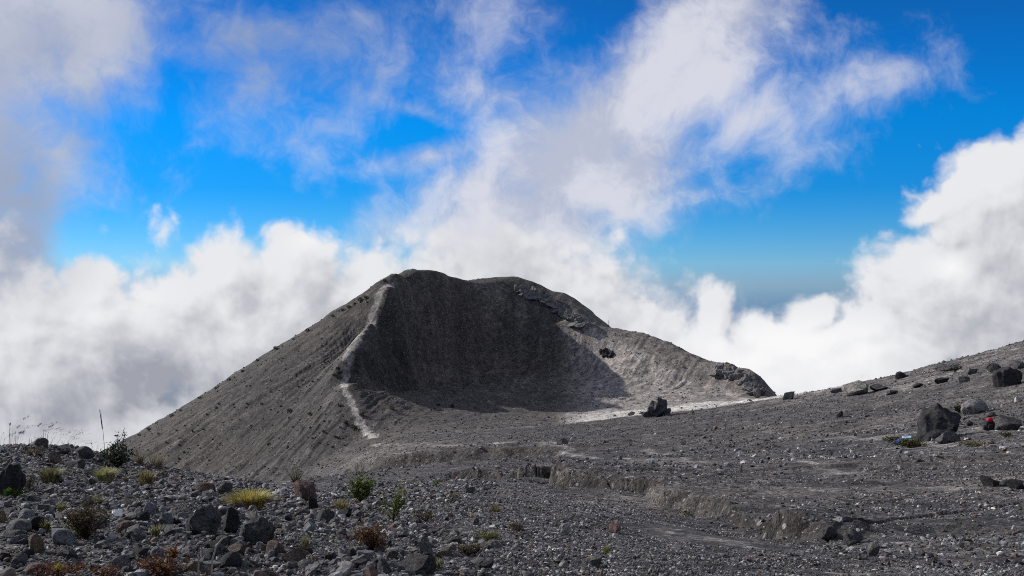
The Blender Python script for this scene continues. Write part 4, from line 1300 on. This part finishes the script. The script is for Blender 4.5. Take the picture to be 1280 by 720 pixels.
shrub(1213, 558, 44, 6, [(0.13, 0.11, 0.05), (0.09, 0.085, 0.03), (0.16, 0.12, 0.06)], 'yellowish dry mat along the dust right of the huge boulder', name='moss_mat', cat='moss mat', leaf=.08, count=420, stems=18, seed=24)
shrub(1257, 546, 24, 6, [(0.05, 0.06, 0.02), (0.09, 0.09, 0.03), (0.03, 0.04, 0.012)], 'green mat under the low boulder right of the backpack', name='moss_mat', cat='moss mat', leaf=.08, count=240, stems=10, seed=25)
shrub(866, 518, 5, 5, LIME, 'tiny green plant on the pale strip right of the rock spire', name='small_plant', cat='small plant', leaf=.35, count=50, stems=4, seed=26)
shrub(1193, 467, 8, 9, DKGREEN, 'dark bush alone on the pale band of the right slope', leaf=.2, count=160, stems=6, seed=27)
shrub(395, 602, 40, 9, HEATH, 'low reddish brown growth along the crest right of the green bush', name='heath_clump', cat='heath', leaf=.04, count=380, stems=12, seed=28)
shrub(566, 626, 20, 12, OLIVE, 'pale olive plant in the middle of the upper scree', name='small_plant', cat='small plant', leaf=.03, count=150, stems=7, seed=29)
shrub(648, 666, 24, 14, HEATH, 'small brown heath on the gravel left of the pale rounded stone', name='heath_clump', cat='heath', leaf=.026, count=280, stems=9, seed=30)
shrub(585, 694, 36, 16, HEATH, 'dull brown heath right of the grey angular stone near the bottom', name='heath_clump', cat='heath', leaf=.022, count=420, stems=14, seed=31)
shrub(532, 652, 30, 16, HEATH, 'grey brown dry heath right of the thin green sapling', name='heath_clump', cat='heath', leaf=.026, count=300, stems=12, seed=32)

tuft(312, 635, 60, 24, YELLOW, 'bright yellow grass cushion on the scree above the big boulders', name='grass_cushion', cat='grass cushion', blades=1300, seed=1, width=.006, droop=.8)
tuft(132, 602, 34, 20, [(.34, .34, .16), (.24, .26, .10), (.40, .36, .20)], 'pale yellow green grass cushion under the dark skyline shrub', name='grass_cushion', cat='grass cushion', blades=520, seed=2, width=.007, droop=.9)
tuft(64, 604, 36, 22, OLIVE, 'olive grass tuft on the left scree, right of the black boulder', blades=420, seed=3, width=.006)
tuft(183, 609, 26, 24, STRAW, 'dry straw coloured tuft right of the dark skyline shrub', blades=280, seed=4, width=.006)
tuft(196, 586, 30, 24, [(.26, .22, .16), (.20, .17, .13)], 'thin pale dry grass on the skyline at the foot of the hill', blades=150, seed=5, width=.005, lean=.8)
tuft(173, 580, 24, 20, [(.20, .16, .12), (.15, .12, .09)], 'thin brown dry grass between the dark shrub and the hill', blades=110, seed=6, width=.005, lean=.8)
tuft(93, 672, 26, 18, [(.16, .22, .10), (.20, .26, .14), (.10, .15, .06)], 'pale green spiky rosette in front of the brown heath clump', name='rosette', cat='rosette', blades=46, seed=7, width=.010, lean=1.3)
tuft(57, 664, 18, 16, OLIVE, 'thin olive tuft left of the brown heath clump', blades=90, seed=8, width=.006)
tuft(194, 671, 16, 16, LIME, 'small pale green tuft below the white scraps', blades=60, seed=9, width=.007)
tuft(428, 642, 24, 20, STRAW, 'straw coloured tuft below the upright green bush', blades=150, seed=10, width=.006)
tuft(504, 622, 9, 20, [(.28, .22, .07), (.22, .17, .06)], 'thin yellow stalks above the green sapling', blades=16, seed=11, width=.008, lean=.3)
tuft(382, 688, 14, 18, LIME, 'small green tuft between the brown blocks and the rusty heath', blades=60, seed=12, width=.007)
tuft(545, 712, 16, 16, LIME, 'pale green tuft on the right side of the largest bottom block', blades=60, seed=13, width=.006)
tuft(77, 640, 18, 14, LIME, 'pale green tuft upslope of the brown heath clump', blades=70, seed=14, width=.006)
tuft(122, 632, 24, 14, OLIVE, 'olive dry tuft with pale heads above the brown heath clump', blades=110, seed=15, width=.006)
tuft(620, 640, 22, 9, OLIVE, 'flat olive tuft on the fine gravel at the upper centre', blades=90, seed=16, width=.008)

# feathery grasses against the cloud on the left skyline
for i, (px, py, w, h, nb, nh, lb) in enumerate([
        (14, 552, 14, 40, 7, 5, 'tall leaning feathery grass nearest the left edge of the skyline'),
        (22, 550, 30, 34, 12, 8, 'tall feathery grass bending right, second clump on the left skyline'),
        (44, 552, 34, 26, 16, 10, 'feathery grass clump in the middle of the left skyline'),
        (62, 554, 34, 30, 18, 12, 'thickest feathery grass clump on the left skyline'),
        (84, 562, 26, 26, 9, 6, 'thin feathery grass right of the thickest clump'),
        (97, 566, 16, 22, 5, 3, 'sparse feathery grass above the rounded skyline stone'),
        (118, 566, 14, 18, 6, 4, 'short feathery grass left of the dark skyline shrub'),
        (2, 552, 10, 20, 5, 4, 'feathery grass cut by the left edge of the photo')]):
    tuft(px, py, w, h, [(.16, .14, .13), (.12, .11, .10)], lb, name='feather_grass', cat='feather grass', blades=nb, seed=40 + i, width=.0032, lean=1.0, droop=1.1, heads=nh)


def stalk(px, py, pts, r0, r1, col, label, head=None, name='dry_stalk', cat='dry stalk'):
    P = place(px, py); sc = P[1] / FPX
    t = thing(name, tuple(P), label, cat)
    G = Geo()
    q = [np.array([(x - px) * sc, 0.01 * i, (py - y) * sc]) for i, (x, y) in enumerate(pts)]
    G.tube(q, r0, r1, col, 6)
    G.build('stem', M_STEM, t)
    if head:
        K = Geo()
        q = [np.array([(x - px) * sc, 0, (py - y) * sc]) for x, y in head[0]]
        n_ = len(q)
        K.tube([q[0], q[0] * .75 + q[-1] * .25, q[0] * .3 + q[-1] * .7, q[-1]], head[1], head[1] * .5, head[2], 7)
        K.build('seed_spike', M_STEM, t)
    PLANTS.append((label, px, py - 20))


stalk(131, 578, [(131, 578), (130, 556), (128, 538), (125, 513)], .0045, .002, (.05, .04, .035), 'single tall upright seed stalk with a dark spike beside the skyline shrub', ([(128, 536), (124.5, 512)], .008, (.035, .028, .025)))
stalk(264, 722, [(264, 722), (265, 700), (269, 684), (276, 675), (281, 673)], .006, .004, (.34, .32, .28), 'curved pale dry stalk at the bottom edge below the left big boulder')
stalk(247, 722, [(247, 722), (247.5, 710), (247, 697)], .006, .004, (.33, .31, .27), 'short straight pale stalk left of the curved dry stalk')
stalk(272, 640, [(272, 640), (272.5, 628), (272, 615)], .005, .003, (.16, .14, .12), 'thin grey stalk standing left of the yellow grass cushion')
stalk(193, 652, [(193, 652), (193.5, 644), (193, 638)], .006, .004, (.22, .17, .08), 'short brown stalk by the pointed bluish grey stone')

# ---- bushes on the hill, a few pixels each
BUSH = []


def bush_mesh(seed):
    r = np.random.default_rng(seed); G = Geo()
    for i in range(110):
        p = r.normal(0, 1, 3); p /= np.linalg.norm(p); p *= r.uniform(.3, 1) ** .5
        p = p * np.array([.5, .5, .42]) + np.array([0, 0, .42])
        G.leaf(p, r.normal(0, 1, 3) + np.array([0, 0, .4]), .26, .17, vary((.026, .034, .016), r, .4))
    o = G.build('bush', M_LEAF); me = o.data; bpy.data.objects.remove(o); return me


BM = [bush_mesh(70 + i) for i in range(4)]
_r = np.random.default_rng(77)
spots = [(345, 437.5, 1.5), (322, 452, 1.1), (303, 465, 1.0), (286, 476, 1.2), (270, 486, .9), (250, 499, 1.1), (214, 521, 1.3), (226, 514, .9), (186, 538, 1.2), (174, 545, 1.0), (481, 352, 1.1),
         (457, 373, 1.2), (450, 377, 1.5), (443, 381, 1.0), (436, 385, 1.1), (428, 389, 1.2), (416, 396, .9), (384, 414, 1.1), (367, 425, .8),
         (422, 462, 1.0), (424, 468, 1.2), (418, 470, .9), (425, 508, 1.0), (443, 537, 1.4), (432, 530, 1.2), (387, 519, 1.0), (361, 515, 1.2), (452, 520, 1.3), (490, 512, 1.1), (548, 507, 1.0), (565, 509, 1.1)]
while len(spots) < 84:
    a, b = _r.uniform(0, 1), _r.uniform(0, 1) ** .8
    px = 190 + 265 * a; top = np.interp(px, [165, 250, 330, 410, 500], [550, 499, 447, 397, 345]); py = top + 6 + (np.interp(px, [165, 250, 330, 455], [575, 592, 598, 560]) - top - 8) * b
    if px > np.interp(py, [380, 430, 470, 560], [462, 440, 425, 440]) - 6: continue
    spots.append((px, py, _r.uniform(.32, .75)))
for k, (px, py, s) in enumerate(spots):
    P = place(px, py)
    if P[1] < 180: continue
    o = bpy.data.objects.new('bush', BM[k % 4]); COL.objects.link(o)
    s *= .85
    o.location = (P[0], P[1], P[2] - .08); o.scale = (s * 1.1, s * 1.1, s); o.rotation_euler = (0, 0, _r.uniform(0, 6.28))
    BUSH.append((o, px, py, s))

# ------------------------------------------------------------------ things people left
def plain_mat(name, col, rough=.6, noise_amt=.25, sc=20):
    m, n, b = new_mat(name)
    P = n.node('ShaderNodeTexCoord').outputs['Object']
    n.put(b.inputs['Base Color'], n.v('SCALE', tuple(col), scale=n.ramp(n.noise(P, sc, 5.0, .6), .25, .75, 1 - noise_amt, 1 + noise_amt)))
    b.inputs['Roughness'].default_value = rough
    return m


M_WHITE = plain_mat('dirty_white_plastic', (.72, .72, .70), .5, .15)
M_BLUE = plain_mat('blue_plastic', (.10, .22, .62), .4, .2)
M_LBLUE = plain_mat('pale_blue_plastic', (.42, .56, .78), .4, .2)
M_PACK = plain_mat('dark_pack_cloth', (.018, .017, .022), .8)
M_RED = plain_mat('red_cloth', (.42, .03, .045), .8, .4, 6)
M_STRAP = plain_mat('black_webbing', (.012, .012, .013), .7)
M_WOOD = plain_mat('weathered_wood', (.10, .08, .065), .85)


def scrap(px, py, w, h, mat, label, name, cat, seed):
    """a crumpled piece of sheet with thickness"""
    r = np.random.default_rng(seed)
    P = place(px, py); sc = P[1] / FPX
    n_ = 9
    V, F = [], []
    W, H = w * sc, h * sc
    for side in (0, 1):
        for j in range(n_):
            for i in range(n_):
                u, v = i / (n_ - 1) - .5, j / (n_ - 1) - .5
                edge = 1 - .35 * abs(u * 2) ** 3 - .2 * r.uniform(0, 1) * (abs(v) > .45)
                V.append((u * W, v * W * .45 * edge + .02 * W * math.sin(9 * u), H * (.25 + .55 * (v + .5) + .28 * math.cos(5.2 * u + seed) * (.5 - abs(v)) + .05 * r.normal()) - side * .004 * max(1, sc * 300)))
    for j in range(n_ - 1):
        for i in range(n_ - 1):
            a = j * n_ + i
            F.append((a, a + 1, a + n_ + 1, a + n_)); b = a + n_ * n_
            F.append((b, b + n_, b + n_ + 1, b + 1))
    rim = [i for i in range(n_)] + [j * n_ + n_ - 1 for j in range(1, n_)] + [(n_ - 1) * n_ + i for i in range(n_ - 2, -1, -1)] + [j * n_ for j in range(n_ - 2, 0, -1)]
    for a, b in zip(rim, rim[1:] + rim[:1]):
        F.append((a, a + n_ * n_, b + n_ * n_, b))
    o = link_mesh(name, np.array(V), np.array(F), mat, smooth=True)
    o.location = tuple(P + np.array([0, 0, .2 * H])); o.rotation_euler = (0, r.uniform(-.15, .15), r.uniform(-.4, .4))
    o['label'] = label; o['category'] = cat
    return o


scrap(147, 650, 13, 13, M_WHITE, 'white curved plastic shard standing on the scree, upper one of the two white scraps', 'plastic_scrap', 'plastic scrap', 1)
scrap(177, 658, 14, 6, M_WHITE, 'white crumpled plastic scrap lying flat, lower one of the two white scraps', 'plastic_scrap', 'plastic scrap', 2)
scrap(1134, 549, 11, 4, M_LBLUE, 'pale blue plastic sheet lying on the mossy mat by the huge boulder', 'plastic_sheet', 'plastic sheet', 3)
scrap(1121, 556, 9, 6, M_BLUE, 'bright blue plastic piece at the left end of the mossy mat', 'plastic_sheet', 'plastic sheet', 4)
scrap(1133, 568, 4, 4, M_WHITE, 'tiny white scrap on the gravel below the mossy mat', 'paper_scrap', 'paper scrap', 5)
scrap(1261, 568, 5, 4, M_WHITE, 'tiny white scrap on the gravel near the right edge', 'paper_scrap', 'paper scrap', 6)


def backpack(px, py):
    import bmesh
    P = place(px, py); sc = P[1] / FPX
    W, H = 15 * sc, 17 * sc
    t = thing('backpack', tuple(P), 'dark hiking backpack with a red lid standing on pale dust beside the low boulder', 'backpack')

    def lump(name, c, s, mat, parent, sq=3.0, taper=0.0):
        v, f = ICO[4]
        q = np.sign(v) * np.abs(v) ** (2 / sq)
        q = q / np.abs(q).max()
        q[:, 0] *= 1 - taper * (q[:, 2] * .5 + .5); q[:, 1] *= 1 - taper * (q[:, 2] * .5 + .5)
        q *= (1 + .05 * n3d(v, 12, 3.0))[:, None]
        o = link_mesh(name, q * np.array(s), f, mat, parent, smooth=True)
        o.location = c
        return o
    body = lump('body', (0, 0, H * .36), (W * .5, W * .34, H * .40), M_PACK, t, 2.8, .25)
    lid = lump('lid', (0, -W * .03, H * .80), (W * .30, W * .26, H * .17), M_RED, t, 2.6, .35)
    pocket = lump('pocket', (0, -W * .34, H * .28), (W * .30, W * .12, H * .20), M_PACK, t, 3.0, .1)
    for s in (-1, 1):
        lump('side_pocket', (s * W * .46, 0, H * .22), (W * .09, W * .18, H * .18), M_PACK, t, 2.8)
        G = Geo(); G.tube([(s * W * .16, W * .30, H * .12), (s * W * .22, W * .46, H * .40), (s * W * .14, W * .30, H * .74)], .03, .03, (.012, .012, .013), 6)
        o = G.build('strap', M_STRAP, t)
    G = Geo(); G.tube([(-W * .08, W * .06, H * .95), (0, W * .06, H * 1.02), (W * .08, W * .06, H * .95)], .018, .018, (.012, .012, .013), 6); G.build('handle', M_STRAP, lid)


backpack(1237, 538)

P = place(761, 407)
G = Geo(); G.tube([(0, 0, -.3), (0.02, 0, .6), (0, 0, 1.45)], .09, .07, (.1, .08, .06), 8)
o = G.build('wooden_post', M_WOOD); o.location = tuple(P); o['label'] = 'thin lone post on the crest of the crater rim'; o['category'] = 'post'


# ------------------------------------------------------------------ labels that single out each stone and bush
def short(l):
    return l


MARKS = [(n_, x_, y_) for n_, x_, y_ in [
    ('the black boulder at the left edge', 8, 598), ('the left big boulder', 252, 648), ('the right big boulder', 319, 660),
    ('the reddish brown boulder', 381, 612), ('the low reddish slab', 252, 609), ('the tan lichen stone', 43, 680), ('the wide rounded grey stone', 20, 658),
    ('the flat bluish block', 73, 672), ('the flat grey slab', 150, 703), ('the smooth bluish stone', 195, 691), ('the curved dry stalk', 268, 695),
    ('the flat topped brown block', 367, 695), ('the long dark slab', 403, 646), ('the largest bottom block', 523, 704), ('the yellow grass cushion', 312, 623),
    ('the dark skyline shrub', 146, 570), ('the pale grass cushion', 132, 592), ('the olive grass tuft', 64, 594), ('the straw coloured tuft', 183, 598),
    ('the upright green bush', 451, 610), ('the green sapling', 490, 632), ('the rusty heath clump', 467, 672), ('the brown heath clump', 107, 650),
    ('the pale green cushion', 611, 672), ('the pinkish stone', 770, 658), ('the grey block near the bottom edge', 742, 698), ('the pointed bluish stone', 187, 636),
    ('the upper white scrap', 147, 644), ('the lower white scrap', 177, 655), ('the broken gully rocks', 1070, 670), ('the huge dark boulder', 1175, 528),
    ('the row of three black stones', 1257, 603), ('the backpack', 1237, 530), ('the whitish boulder', 1076, 483), ('the large black boulder', 1263, 470),
    ('the mossy hollow of the gully', 857, 638), ('the tiny yellow green plant', 757, 687), ('the green bush on the crest', 373, 590),
    ('the orange sprig', 216, 692), ('the dark stone on the scree edge', 588, 612), ('the pale olive plant', 566, 620), ('the pale green rosette', 93, 664),
    ('the rock spire', 822, 508), ('the pale rounded stone', 706, 661), ('the grey angular stone', 529, 683), ('the small brown heath', 648, 659), ('the dull brown heath', 585, 686),
    ('the overhang of the gully', 985, 662), ('the flat olive tuft', 620, 636), ('the light track', 860, 578)]]


def where(px, py, k=0):
    d = sorted((math.hypot(px - x, (py - y) * 1.4), n_, x, y) for n_, x, y in MARKS)[k]
    dx, dy = px - d[2], py - d[3]
    if abs(dx) > 1.6 * abs(dy): rel = 'left of' if dx < 0 else 'right of'
    elif abs(dy) > 1.6 * abs(dx): rel = 'straight above' if dy < 0 else 'straight below'
    else: rel = ('above' if dy < 0 else 'below') + (' left of' if dx < 0 else ' right of')
    dist = d[0]
    pre = 'touching close ' if dist < 22 else 'just ' if dist < 36 else 'a bit ' if dist < 60 else 'well ' if dist < 120 else 'far '
    if rel in ('above left of', 'above right of', 'below left of', 'below right of'):
        rel = rel.replace(' left of', ' and left of').replace(' right of', ' and right of')
    if pre.startswith('touching'): pre = 'close '
    return pre + rel + ' ' + d[1]


SHN = {'angular': 'angular', 'rounded': 'rounded', 'flat': 'flat', 'jagged': 'jagged'}
used = {o['label'] for o in bpy.data.objects if o.get('label')}
todo = sorted([r_ for r_ in ROCKS if not r_[6]], key=lambda q: -q[3])
cand = {}
for r_ in todo:
    o, px, py, w, col, kind, _ = r_
    sz = 'large ' if w > 24 else 'medium ' if w > 17 else 'small '
    o['_opts'] = ''
    opts = []
    for k in range(4):
        opts.append(f"{sz}{SHN[kind]} {col} stone {where(px, py, k)}")
    cand[o.name] = opts
left = []
for r_ in todo:
    for c in cand[r_[0].name]:
        if c not in used and 4 <= len(c.split()) <= 16:
            r_[0]['label'] = c; used.add(c); break
    else:
        r_[0]['label'] = cand[r_[0].name][0]; left.append(r_[0])
for r_ in todo:
    del r_[0]['_opts']
for r_ in ROCKS:
    r_[0]['group'] = 'boulders and stones lying loose on the volcano'
print('labels shared', len(left))

BM_MARKS = [('the footpath', 440, 470), ('the summit', 520, 345), ('the foot of the hill', 250, 575), ('the skyline shrub', 160, 560), ('the top of the footpath', 480, 360), ('the lower end of the footpath', 455, 545)]
rows = sorted(BUSH, key=lambda q: (round(q[2] / 20), q[1]))
ORD = ['first', 'second', 'third', 'fourth', 'fifth', 'sixth', 'seventh', 'eighth', 'ninth', 'tenth', 'eleventh', 'twelfth']
sky_b = []
for o, px, py, s in BUSH:
    top = np.interp(px, [165, 250, 330, 410, 500], [550, 499, 447, 397, 345])
    if py - top < 4: sky_b.append((o, px, py))
sky_b.sort(key=lambda q: q[1])
for i, (o, px, py) in enumerate(sky_b):
    o['label'] = f"small dark bush on the left skyline of the hill, {ORD[i] if i < 12 else ORD[len(sky_b) - 1 - i]} counted from {'its foot' if i < 12 else 'the summit'}"
    o['group'] = 'bushes along the skyline of the hill'; o['category'] = 'bush'
names = {q[0].name for q in sky_b}
others = [q for q in BUSH if q[0].name not in names]
bands = {}
for o, px, py, s in others:
    if px > 446:
        key = 'on the slope right of the footpath'
    else:
        top = np.interp(px, [165, 250, 330, 410, 500], [550, 499, 447, 397, 345])
        f = (py - top) / (np.interp(px, [165, 250, 330, 455], [575, 592, 598, 560]) - top)
        key = ['high on the left flank just under its skyline', 'on the upper half of the left flank', 'on the middle of the left flank', 'on the lower half of the left flank', 'at the foot of the left flank'][min(4, max(0, int(f * 5)))]
    bands.setdefault(key, []).append((px, o, s))
WORD = ORD + ['thirteenth', 'fourteenth', 'fifteenth', 'sixteenth', 'seventeenth', 'eighteenth']
for key, lst in bands.items():
    lst.sort(key=lambda q: q[0])
    for i, (px, o, s) in enumerate(lst):
        n_ = len(lst)
        if n_ == 1: pos_ = 'the only one'
        elif i < (n_ + 1) // 2: pos_ = f"{WORD[min(i, 17)]} from the left"
        else: pos_ = f"{WORD[min(n_ - 1 - i, 17)]} from the right"
        o['label'] = f"tiny dark bush {key}, {pos_}"
        o['group'] = 'bushes dotted over the hill'; o['category'] = 'bush'

for o in bpy.data.objects:
    if o.get('label') and len(o['label'].split()) > 16:
        print('long label', o['label'])
